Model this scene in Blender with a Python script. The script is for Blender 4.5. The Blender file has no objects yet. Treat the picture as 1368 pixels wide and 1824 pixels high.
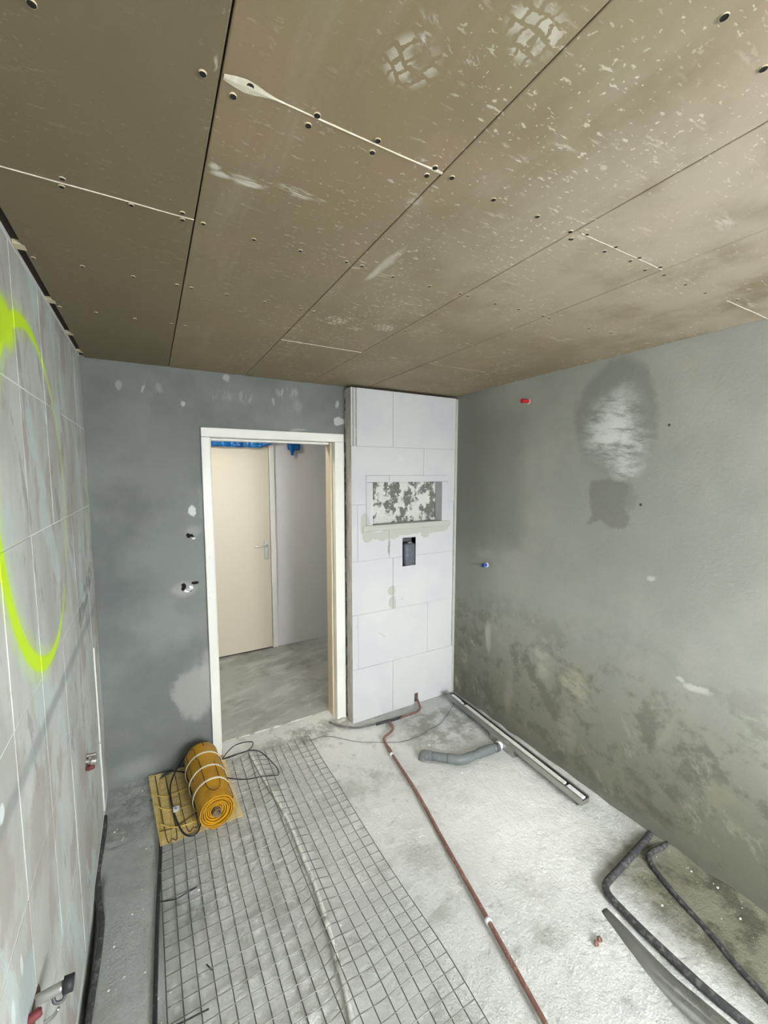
import bpy, bmesh, math, random
from mathutils import Vector, Matrix, noise as mnoise
random.seed(7)
C = bpy.context.scene.collection
PI = math.pi

# ------------------------------------------------------------------ camera
FPX, YAW, PITCH, ROLL, CAMZ = 735.3, 0.51493, 0.09305, 0.00085, 1.8046
cy_, sy_, cp_, sp_ = math.cos(YAW), math.sin(YAW), math.cos(PITCH), math.sin(PITCH)
FWD = Vector((sy_*cp_, cy_*cp_, -sp_))
R0 = Vector((cy_, -sy_, 0)); U0 = R0.cross(FWD)
RGT = R0*math.cos(ROLL) + U0*math.sin(ROLL)
UPV = -R0*math.sin(ROLL) + U0*math.cos(ROLL)
CAM = Vector((0, 0, CAMZ))
cam = bpy.data.cameras.new('camera'); camo = bpy.data.objects.new('camera', cam); C.objects.link(camo)
cam.sensor_fit = 'VERTICAL'; cam.sensor_height = 36.0; cam.lens = FPX*36.0/1824.0
cam.clip_start = 0.02
mw = Matrix((RGT, UPV, -FWD)).transposed().to_4x4(); mw.translation = CAM
camo.matrix_world = mw
bpy.context.scene.camera = camo

# room dimensions
XL, XR, YB, YF, H = -0.286, 2.109, 2.683, -1.6, 2.4
DC, XC = 2.569, 1.197          # block boxing: front face, left edge
YH = 4.16                      # far wall of the hallway
WX0, WX1, WZ0, WZ1 = 0.46, 2.03, 0.80, 2.28   # window behind the camera

# ------------------------------------------------------------------ light
world = bpy.data.worlds.new('overcast'); bpy.context.scene.world = world; world.use_nodes = True
nt = world.node_tree; nt.nodes.clear()
wo = nt.nodes.new('ShaderNodeOutputWorld'); wb = nt.nodes.new('ShaderNodeBackground')
tc = nt.nodes.new('ShaderNodeTexCoord'); sx = nt.nodes.new('ShaderNodeSeparateXYZ')
cr = nt.nodes.new('ShaderNodeValToRGB')
cr.color_ramp.elements[0].position = 0.46; cr.color_ramp.elements[0].color = (0.50, 0.51, 0.53, 1)
cr.color_ramp.elements[1].position = 0.54; cr.color_ramp.elements[1].color = (0.93, 0.955, 0.975, 1)
ma = nt.nodes.new('ShaderNodeMath'); ma.operation = 'MULTIPLY_ADD'; ma.inputs[1].default_value = 0.5; ma.inputs[2].default_value = 0.5
nt.links.new(tc.outputs['Generated'], sx.inputs[0]); nt.links.new(sx.outputs['Z'], ma.inputs[0])
nt.links.new(ma.outputs[0], cr.inputs[0]); nt.links.new(cr.outputs[0], wb.inputs[0])
wb.inputs[1].default_value = 12.0
nt.links.new(wb.outputs[0], wo.inputs[0])
pl = bpy.data.lights.new('window_portal', 'AREA'); pl.shape = 'RECTANGLE'; pl.size = WX1-WX0; pl.size_y = WZ1-WZ0
pl.cycles.is_portal = True
po = bpy.data.objects.new('window_portal', pl); C.objects.link(po)
po.location = ((WX0+WX1)/2, YF-0.02, (WZ0+WZ1)/2); po.rotation_euler = (PI/2, 0, PI)   # faces into the room (+Y)
# fill light added to brighten the hallway wall, out of view
hl = bpy.data.lights.new('hallway_fill', 'AREA'); hl.shape = 'DISK'; hl.size = 0.35; hl.energy = 7.5; hl.color = (1, 0.93, 0.82)
ho = bpy.data.objects.new('hallway_fill', hl); C.objects.link(ho); ho.location = (0.35, 3.2, 2.44)
vs = bpy.context.scene.view_settings
vs.view_transform = 'Standard'; vs.look = 'None'; vs.gamma = 1; vs.use_curve_mapping = False
vs.exposure = 1.34

# ------------------------------------------------------------------ helpers
def ray(px, py): return FWD + RGT*((px-684)/FPX) - UPV*((py-912)/FPX)
def at(ax, v, px, py):
    """the point of a real plane (axis ax = v) that shows at a pixel of the photograph"""
    d = ray(px, py); return CAM + d*((v-CAM[ax])/d[ax])
def floor_at(px, py, z=0.0): return at(2, z, px, py)

def tag(o, label=None, cat=None, group=None, kind=None):
    if label: o['label'] = label
    if cat: o['category'] = cat
    if group: o['group'] = group
    if kind: o['kind'] = kind
    return o
def link(name, me, mat=None, parent=None):
    o = bpy.data.objects.new(name, me); C.objects.link(o)
    if mat: me.materials.append(mat)
    if parent: o.parent = parent; o.matrix_parent_inverse = parent.matrix_basis.inverted()
    return o
def fin(name, bm, mat=None, parent=None, smooth=False, bevel=0, seg=2):
    bmesh.ops.recalc_face_normals(bm, faces=bm.faces)
    me = bpy.data.meshes.new(name); bm.to_mesh(me); bm.free()
    if smooth:
        for p in me.polygons: p.use_smooth = True
    o = link(name, me, mat, parent)
    if bevel:
        b = o.modifiers.new('bevel', 'BEVEL'); b.width = bevel; b.segments = seg; b.limit_method = 'ANGLE'; b.angle_limit = math.radians(40)
    return o
def empty(name, loc, label, cat, group=None):
    o = bpy.data.objects.new(name, None); C.objects.link(o); o.location = loc; o.empty_display_size = .05
    tag(o, label, cat, group); return o
def add_box(bm, a, b):
    x0, y0, z0 = a; x1, y1, z1 = b
    v = [bm.verts.new(p) for p in ((x0,y0,z0),(x1,y0,z0),(x1,y1,z0),(x0,y1,z0),(x0,y0,z1),(x1,y0,z1),(x1,y1,z1),(x0,y1,z1))]
    for f in ((0,3,2,1),(4,5,6,7),(0,1,5,4),(1,2,6,5),(2,3,7,6),(3,0,4,7)): bm.faces.new([v[i] for i in f])
    return v
def box(name, a, b, mat, parent=None, bevel=0):
    bm = bmesh.new(); add_box(bm, a, b); return fin(name, bm, mat, parent, bevel=bevel)
def cells(bm, xs, zs, y0, y1, hole, ax='xz'):
    """solid plate made of grid cells, leaving out the cells where hole(cx,cz) is true"""
    xs = sorted(set(xs)); zs = sorted(set(zs)); V = {}
    def v(i, j, k):
        if (i, j, k) not in V:
            V[(i, j, k)] = bm.verts.new((xs[i], (y0, y1)[k], zs[j]))
        return V[(i, j, k)]
    n, m = len(xs)-1, len(zs)-1
    fill = [[not hole((xs[i]+xs[i+1])/2, (zs[j]+zs[j+1])/2) for j in range(m)] for i in range(n)]
    F = lambda i, j: 0 <= i < n and 0 <= j < m and fill[i][j]
    for i in range(n):
        for j in range(m):
            if not fill[i][j]: continue
            bm.faces.new((v(i,j,0), v(i+1,j,0), v(i+1,j+1,0), v(i,j+1,0)))
            bm.faces.new((v(i,j,1), v(i,j+1,1), v(i+1,j+1,1), v(i+1,j,1)))
            if not F(i-1,j): bm.faces.new((v(i,j,0), v(i,j+1,0), v(i,j+1,1), v(i,j,1)))
            if not F(i+1,j): bm.faces.new((v(i+1,j,0), v(i+1,j,1), v(i+1,j+1,1), v(i+1,j+1,0)))
            if not F(i,j-1): bm.faces.new((v(i,j,0), v(i,j,1), v(i+1,j,1), v(i+1,j,0)))
            if not F(i,j+1): bm.faces.new((v(i,j+1,0), v(i+1,j+1,0), v(i+1,j+1,1), v(i,j+1,1)))
def smooth_path(pts, n=6):
    P = [Vector(p) for p in pts]
    if len(P) < 3: return P
    out = []
    for i in range(len(P)-1):
        p0 = P[i-1] if i else P[0]*2-P[1]; p1, p2 = P[i], P[i+1]; p3 = P[i+2] if i+2 < len(P) else P[-1]*2-P[-2]
        for k in range(n):
            t = k/n
            out.append(.5*((2*p1)+(p2-p0)*t+(2*p0-5*p1+4*p2-p3)*t*t+(3*p1-p0-3*p2+p3)*t**3))
    out.append(P[-1]); return out
def add_tube(bm, pts, r, seg=10, sm=6, cap=True, hollow=0, flat=1.0):
    """swept tube; r may be a number or a function of t in 0..1"""
    P = smooth_path(pts, sm) if sm else [Vector(p) for p in pts]
    n = len(P); rings = []
    up = Vector((0, 0, 1)); prev = None
    for i, p in enumerate(P):
        d = (P[min(i+1, n-1)]-P[max(i-1, 0)]).normalized()
        if prev is None:
            a = up.cross(d)
            if a.length < .05: a = Vector((1, 0, 0)).cross(d)
        else: a = prev - d*prev.dot(d)
        a.normalize(); b = d.cross(a); prev = a
        rr = r(i/(n-1)) if callable(r) else r
        rings.append([bm.verts.new(p + a*math.cos(2*PI*k/seg)*rr + b*math.sin(2*PI*k/seg)*rr*flat) for k in range(seg)])
    for i in range(n-1):
        for k in range(seg):
            bm.faces.new((rings[i][k], rings[i][(k+1) % seg], rings[i+1][(k+1) % seg], rings[i+1][k]))
    if cap:
        bm.faces.new(rings[0][::-1]); bm.faces.new(rings[-1])
    return rings
def tube(name, pts, r, mat, parent=None, seg=10, sm=6, cap=True, flat=1.0):
    bm = bmesh.new(); add_tube(bm, pts, r, seg, sm, cap, flat=flat); return fin(name, bm, mat, parent, smooth=True)
def lathe(name, prof, mat, parent, origin, axis, seg=24):
    """profile [(r, h)] turned round an axis"""
    axis = Vector(axis).normalized(); a = axis.orthogonal().normalized(); b = axis.cross(a); o = Vector(origin)
    bm = bmesh.new(); rings = []
    for (r, h) in prof:
        if r < 1e-6: rings.append([bm.verts.new(o+axis*h)])
        else: rings.append([bm.verts.new(o+axis*h+a*r*math.cos(2*PI*k/seg)+b*r*math.sin(2*PI*k/seg)) for k in range(seg)])
    for A, B in zip(rings, rings[1:]):
        for k in range(seg):
            q = []
            for v in (A[k % len(A)], A[(k+1) % len(A)], B[(k+1) % len(B)], B[k % len(B)]):
                if v not in q: q.append(v)
            if len(q) > 2: bm.faces.new(q)
    return fin(name, bm, mat, parent, smooth=True)

# ------------------------------------------------------------------ materials
def lin(c):
    return tuple((x/255/12.92 if x/255 <= .04045 else ((x/255+.055)/1.055)**2.4) for x in c)
class Mat:
    def __init__(s, name, rough=.9, spec=.3, metal=0):
        s.m = bpy.data.materials.new(name); s.m.use_nodes = True; s.t = s.m.node_tree; s.N = s.t.nodes; s.L = s.t.links
        s.b = s.N['Principled BSDF']; s.b.inputs['Roughness'].default_value = rough
        s.b.inputs['Specular IOR Level'].default_value = spec; s.b.inputs['Metallic'].default_value = metal
        g = s.N.new('ShaderNodeNewGeometry'); s.pos = g.outputs['Position']
    def vec(s, v=None, loc=(0,0,0), rot=(0,0,0), sc=(1,1,1), typ='TEXTURE'):
        n = s.N.new('ShaderNodeMapping'); n.vector_type = typ
        s.L.new(v or s.pos, n.inputs[0]); n.inputs['Location'].default_value = loc; n.inputs['Rotation'].default_value = rot; n.inputs['Scale'].default_value = sc
        return n.outputs[0]
    def noise(s, scale, detail=4, rough=.55, sc=None, v=None, rot=(0,0,0), off=(0,0,0), dist=0, color=False):
        n = s.N.new('ShaderNodeTexNoise'); n.inputs['Scale'].default_value = scale; n.inputs['Detail'].default_value = detail
        n.inputs['Roughness'].default_value = rough; n.inputs['Distortion'].default_value = dist
        s.L.new(s.vec(v, off, rot, sc or (1,1,1)), n.inputs['Vector'])
        return n.outputs['Color' if color else 'Fac']
    def ramp(s, f, a, b, lo=0., hi=1.):
        n = s.N.new('ShaderNodeMapRange'); n.interpolation_type = 'SMOOTHSTEP'
        s.L.new(f, n.inputs[0])
        if a > b: a, b, lo, hi = b, a, hi, lo
        n.inputs[1].default_value = a; n.inputs[2].default_value = b; n.inputs[3].default_value = lo; n.inputs[4].default_value = hi
        return n.outputs[0]
    def math(s, op, a, b=0.):
        n = s.N.new('ShaderNodeMath'); n.operation = op
        for i, x in enumerate((a, b)):
            if isinstance(x, (int, float)): n.inputs[i].default_value = x
            else: s.L.new(x, n.inputs[i])
        return n.outputs[0]
    def col(s, c):
        n = s.N.new('ShaderNodeRGB'); n.outputs[0].default_value = (*c[:3], 1); return n.outputs[0]
    def mix(s, f, a, b, blend='MIX'):
        n = s.N.new('ShaderNodeMix'); n.data_type = 'RGBA'; n.blend_type = blend
        if isinstance(f, (int, float)): n.inputs[0].default_value = f
        else: s.L.new(f, n.inputs[0])
        for i, x in ((6, a), (7, b)):
            if isinstance(x, tuple): n.inputs[i].default_value = (*x[:3], 1)
            else: s.L.new(x, n.inputs[i])
        return n.outputs[2]
    def warp(s, scale, amt, detail=4, v=None):
        """position shifted by noise, for ragged stain outlines"""
        c = s.noise(scale, detail, .6, v=v, color=True)
        n = s.N.new('ShaderNodeVectorMath'); n.operation = 'SUBTRACT'; s.L.new(c, n.inputs[0]); n.inputs[1].default_value = (.5,.5,.5)
        k = s.N.new('ShaderNodeVectorMath'); k.operation = 'SCALE'; s.L.new(n.outputs[0], k.inputs[0]); k.inputs['Scale'].default_value = amt
        a = s.N.new('ShaderNodeVectorMath'); a.operation = 'ADD'; s.L.new(v or s.pos, a.inputs[0]); s.L.new(k.outputs[0], a.inputs[1])
        return a.outputs[0]
    def blob(s, loc, rad, rot=(0,0,0), soft=.4, v=None):
        m = s.vec(v, tuple(loc), rot, tuple(rad))
        n = s.N.new('ShaderNodeVectorMath'); n.operation = 'LENGTH'; s.L.new(m, n.inputs[0])
        return s.ramp(n.outputs['Value'], 1., 1.-soft)
    def rect(s, loc, rad, rot=(0,0,0), soft=.2, v=None):
        m = s.vec(v, tuple(loc), rot, tuple(rad))
        n = s.N.new('ShaderNodeVectorMath'); n.operation = 'ABSOLUTE'; s.L.new(m, n.inputs[0])
        x = s.N.new('ShaderNodeSeparateXYZ'); s.L.new(n.outputs[0], x.inputs[0])
        mx = s.math('MAXIMUM', s.math('MAXIMUM', x.outputs[0], x.outputs[1]), x.outputs[2])
        return s.ramp(mx, 1., 1.-soft)
    def sep(s, v=None):
        x = s.N.new('ShaderNodeSeparateXYZ'); s.L.new(v or s.pos, x.inputs[0]); return x.outputs
    def done(s, color, bump=None, strength=.3, dist=.004, rough=None):
        if isinstance(color, tuple): s.b.inputs['Base Color'].default_value = (*color[:3], 1)
        else: s.L.new(color, s.b.inputs['Base Color'])
        if rough is not None: s.L.new(rough, s.b.inputs['Roughness'])
        if bump is not None:
            n = s.N.new('ShaderNodeBump'); n.inputs['Strength'].default_value = strength; n.inputs['Distance'].default_value = dist
            s.L.new(bump, n.inputs['Height']); s.L.new(n.outputs[0], s.b.inputs['Normal'])
        return s.m
def simple(name, c, rough=.6, metal=0, spec=.4, dusty=0, dust=(.5,.5,.48), bump=0):
    m = Mat(name, rough, spec, metal)
    if dusty:
        f = m.ramp(m.noise(55, 5, .6), .62-dusty*.3, .75)
        return m.done(m.mix(f, tuple(c), tuple(dust)), m.noise(200, 3) if bump else None, bump, .001)
    return m.done(tuple(c), m.noise(200, 3) if bump else None, bump, .001)
BIG = 1e3
def pxblob(ax, v, px, py, hw, hh):
    """centre and radii (m) on a wall plane from the pixel extent of a stain"""
    c = at(ax, v, px, py); a = at(ax, v, px+hw, py); b = at(ax, v, px, py+hh)
    u = 1 if ax == 0 else 0
    rad = [BIG]*3; rad[u] = abs(a[u]-c[u]); w = 2 if ax != 2 else 1
    rad[w] = abs((b-c)[w])
    return c, tuple(rad)

# --- grey plaster of the right wall
def mat_right():
    m = Mat('plaster_right', .85, .25)
    v1 = m.warp(5, .10); v2 = m.warp(22, .035, v=v1)
    c = m.mix(m.ramp(m.noise(1.1, 5, .6), .35, .65), lin((156,158,150)), lin((171,172,162)))
    c = m.mix(m.ramp(m.noise(2.2, 6, .65, off=(3,1,2)), .45, .75, 0, .55), c, lin((150,152,144)))
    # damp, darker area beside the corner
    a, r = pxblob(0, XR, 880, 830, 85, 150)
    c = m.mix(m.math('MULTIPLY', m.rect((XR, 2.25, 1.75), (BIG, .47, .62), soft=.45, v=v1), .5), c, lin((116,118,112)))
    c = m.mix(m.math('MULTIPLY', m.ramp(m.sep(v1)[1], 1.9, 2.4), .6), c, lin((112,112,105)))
    # darker olive band near the floor; shade below the window sill painted in
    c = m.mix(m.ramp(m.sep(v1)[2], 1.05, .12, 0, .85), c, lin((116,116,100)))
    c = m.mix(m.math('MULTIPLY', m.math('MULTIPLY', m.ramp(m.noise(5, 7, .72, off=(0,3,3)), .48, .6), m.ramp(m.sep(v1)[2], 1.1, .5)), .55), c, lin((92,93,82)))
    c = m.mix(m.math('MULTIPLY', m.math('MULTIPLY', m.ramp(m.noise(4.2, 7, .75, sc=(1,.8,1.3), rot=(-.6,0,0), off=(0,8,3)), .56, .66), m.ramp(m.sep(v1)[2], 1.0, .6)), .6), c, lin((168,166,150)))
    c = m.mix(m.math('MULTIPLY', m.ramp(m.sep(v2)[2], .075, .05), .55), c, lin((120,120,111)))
    st = m.ramp(m.noise(7, 6, .72, sc=(1, 1.8, .55), rot=(.15,0,0)), .40, .60)
    def bl(px, py, hw, hh, col, k, rot=0, soft=.5, streak=True, v=v2, rect=False):
        nonlocal c
        ce, ra = pxblob(0, XR, px, py, hw, hh)
        f = (m.rect if rect else m.blob)(ce, ra, (rot, 0, 0), soft, v)
        if streak: f = m.math('MULTIPLY', f, st)
        c = m.mix(m.math('MULTIPLY', f, k), c, lin(col))
    v3 = m.warp(9, .11, v=v2)
    bl(1092, 745, 88, 112, (133,136,129), .7, soft=.2, streak=False, v=v3)
    bl(1085, 810, 72, 85, (150,154,148), .7, soft=.5, streak=False, v=v3)
    bl(1095, 735, 70, 60, (212,220,216), .8, soft=.8, v=v3)
    bl(1090, 780, 80, 60, (220,227,223), .95, soft=.8, v=v3)
    bl(1120, 825, 40, 55, (210,218,214), .8, soft=.7, v=v3)
    bl(1083, 893, 40, 42, (128,129,123), .75, soft=.2, streak=False, rect=True, v=v3)
    bl(1120, 880, 22, 34, (134,136,129), .6, soft=.4, streak=False, v=v3)
    bl(920, 998, 38, 26, (170,170,164), .7, soft=.6, streak=False)
    bl(868, 985, 30, 14, (160,160,154), .6, soft=.8, streak=False)
    bl(870, 1132, 8, 36, (176,175,166), .8, soft=.7, streak=False)
    bl(968, 1170, 18, 46, (176,174,162), .8)
    bl(1022, 1222, 40, 46, (172,168,150), .9, soft=.7)
    bl(905, 1230, 10, 60, (150,148,138), .6, soft=.8, streak=False)
    bl(1245, 1228, 30, 10, (198,200,192), .9, rot=-.2, soft=.6, streak=False)
    bl(1215, 1212, 14, 7, (198,200,192), .9, soft=.6, streak=False)
    bl(1336, 1275, 34, 16, (186,188,180), .7, soft=.8)
    bl(1160, 1028, 12, 5, (200,202,196), .8, soft=.6, streak=False)
    bl(1185, 1310, 10, 60, (158,156,142), .6, rot=.3, soft=.8, streak=False)
    bl(1290, 1440, 60, 60, (150,148,128), .5)
    bl(1010, 1290, 20, 60, (150,148,134), .6)
    bl(1160, 1440, 60, 14, (90,90,78), .5, soft=.8, streak=False)
    # two fixing holes
    for (px, py) in ((1192, 757), (1141, 899)):
        bl(px, py, 3.2, 3.2, (60,60,56), .9, soft=.4, streak=False, v=m.pos)
    # pale trowel flecks
    f = m.ramp(m.noise(7, 7, .75, sc=(1, 1.2, .45), rot=(.5,0,0), off=(0,4,0)), .64, .72)
    c = m.mix(m.math('MULTIPLY', f, .35), c, lin((178,178,168)))
    c = m.mix(.12, c, m.noise(220, 3, .7, color=False), 'OVERLAY')
    return m.done(c, m.noise(60, 6, .65), .35, .005)
# --- dark grey plaster of the back wall
def mat_back():
    m = Mat('plaster_back', .8, .3)
    v1 = m.warp(5, .08); v2 = m.warp(25, .03, v=v1)
    c = m.mix(m.ramp(m.noise(1.6, 5, .6), .35, .65), lin((110,115,113)), lin((128,132,129)))
    c = m.mix(m.ramp(m.noise(2.6, 5, .6, off=(5,0,3)), .5, .75, 0, .7), c, lin((101,106,104)))
    def bl(px, py, hw, hh, col, k, soft=.5, rot=0, v=v2, streak=None):
        nonlocal c
        ce, ra = pxblob(1, YB, px, py, hw, hh); f = m.blob(ce, ra, (0, rot, 0), soft, v)
        if streak is not None: f = m.math('MULTIPLY', f, streak)
        c = m.mix(m.math('MULTIPLY', f, k), c, lin(col))
    st = m.ramp(m.noise(13, 5, .7, sc=(.5,1,1.8)), .45, .6)
    bl(341, 911, 7, 12, (206,214,212), 1, .35)
    bl(345, 945, 18, 14, (150,154,150), .8, .7); bl(330, 1050, 32, 18, (158,162,158), .8, .7)
    v4 = m.warp(4, .28, 6, v=v2)
    bl(345, 1235, 44, 62, (160,164,158), .75, .35, v=v4)
    bl(300, 1120, 60, 60, (136,140,136), .5, .6, v=v4); bl(300, 800, 90, 80, (128,132,129), .4, .8, v=v4)
    bl(372, 1190, 20, 40, (160,164,158), .6, .5)
    bl(240, 1370, 60, 26, (146,150,146), .7, .8)
    bl(207, 685, 9, 11, (158,162,160), .8, .6); bl(255, 692, 4, 9, (170,174,172), .8, .6); bl(326, 720, 4, 8, (180,184,182), .9, .5)
    bl(286, 690, 9, 12, (150,154,152), .7, .6); bl(403, 672, 9, 9, (166,170,168), .9, .6)
    bl(395, 704, 30, 14, (150,154,150), .9, .7, streak=st); bl(438, 708, 16, 16, (160,162,158), .9, .7, streak=st)
    bl(513, 700, 26, 14, (170,173,168), .9, .7, streak=st); bl(520, 722, 28, 16, (146,150,144), .8, .7, streak=st)
    bl(606, 750, 12, 9, (186,188,184), .9, .3); bl(602, 722, 5, 8, (170,172,168), .8, .6)
    bl(530, 764, 20, 4, (170,172,168), .8, .6); bl(485, 712, 3, 9, (160,163,160), .8, .6)
    bl(358, 900, 7, 60, (150,150,146), .5, .7)
    return m.done(c, m.noise(50, 6, .6), .25, .004)
# --- left wall: old tiles skimmed thinly, spray-painted ring
def leftbase(m):
    v1 = m.warp(4, .12); 
    c = m.mix(m.ramp(m.noise(1.7, 5, .6, sc=(1,.5,1.3)), .4, .6), lin((196,201,196)), lin((178,180,175)))
    a = m.ramp(m.noise(3.2, 6, .65, sc=(1,.8,1.5), off=(0,2,1), rot=(-.2,0,0)), .52, .60)
    c = m.mix(m.math('MULTIPLY', a, .75), c, lin((168,160,154)))
    b = m.ramp(m.noise(3.8, 6, .65, sc=(1,.8,1.6), off=(0,7,4), rot=(.3,0,0)), .54, .60)
    c = m.mix(m.math('MULTIPLY', b, .7), c, lin((196,210,208)))
    d = m.ramp(m.noise(5, 6, .7, sc=(1,.5,2.), off=(0,1,8), rot=(.25,0,0)), .60, .66)
    c = m.mix(m.math('MULTIPLY', d, .5), c, lin((126,126,124)))
    # horizontal smear at 1.10 m
    v2 = m.warp(8, .03)
    e = m.ramp(m.math('ABSOLUTE', m.math('SUBTRACT', m.sep(v2)[2], 1.10)), .035, .008)
    c = m.mix(m.math('MULTIPLY', e, .6), c, lin((138,146,144)))
    f = m.math('MULTIPLY', m.rect((XL, 2.33, 1.24), (BIG, .3, .06), rot=(.25,0,0), soft=.3, v=v2), m.ramp(m.noise(18, 5, .6), .45, .55))
    c = m.mix(m.math('MULTIPLY', f, .7), c, lin((110,116,116)))
    for px, py, hw, hh, k in ((4,1452,7,24,1.),(24,1805,5,40,.9),(38,1722,3,30,.8)):
        ce, ra = pxblob(0, XL, px, py, hw, hh); g = m.blob(ce, ra, soft=.4, v=v2); c = m.mix(m.math('MULTIPLY', g, k), c, lin((222,232,232)))
    ce, ra = pxblob(0, XL, 48, 1760, 22, 90); g = m.math('MULTIPLY', m.blob(ce, ra, soft=.5, v=v2), .6); c = m.mix(g, c, lin((164,180,184)))
    return c
def spray(m, c):
    """fluorescent spray-painted loop"""
    k = m.vec(None, (XL, 1.555, 1.735), (.06, 0, 0), (BIG, .405, .485))
    n = m.N.new('ShaderNodeVectorMath'); n.operation = 'LENGTH'; m.L.new(k, n.inputs[0])
    d = m.math('ABSOLUTE', m.math('SUBTRACT', n.outputs['Value'], 1.))
    y = m.sep()[1]; z = m.sep()[2]
    wid = m.ramp(y, 1.3, 1.75, .075, .028)          # thick towards the window end
    ring = m.ramp(m.math('DIVIDE', d, wid), 1.15, .45)
    halo = m.math('MULTIPLY', m.ramp(m.math('DIVIDE', d, wid), 2.4, .6), .35)
    # paint ran thin on the far side, gap at the lower right
    thin = m.ramp(y, 1.95, 1.60, .45, 1.0)
    gap = m.math('SUBTRACT', 1., m.blob((XL, 1.93, 1.43), (BIG, .12, .075), soft=.5))
    top = m.blob((XL, 1.335, 2.165), (BIG, .13, .085), soft=.55)
    f = m.math('MULTIPLY', m.math('MULTIPLY', m.math('MAXIMUM', m.math('MAXIMUM', ring, halo), 0.), thin), gap)
    f = m.math('MAXIMUM', f, top)
    return m.mix(f, c, (.62, .90, .03))
def mat_left():
    m = Mat('skimmed_tile', .75, .35); c = spray(m, leftbase(m))
    return m.done(c, m.noise(30, 6, .65, sc=(1,.5,1)), .25, .004)
def mat_grout():
    m = Mat('white_grout', .8, .3)
    f = m.ramp(m.noise(2.5, 3), .36, .48)
    c = m.mix(f, m.mix(.5, leftbase(m), lin((205,208,203))), lin((228,231,226)))
    return m.done(spray(m, c))
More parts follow.
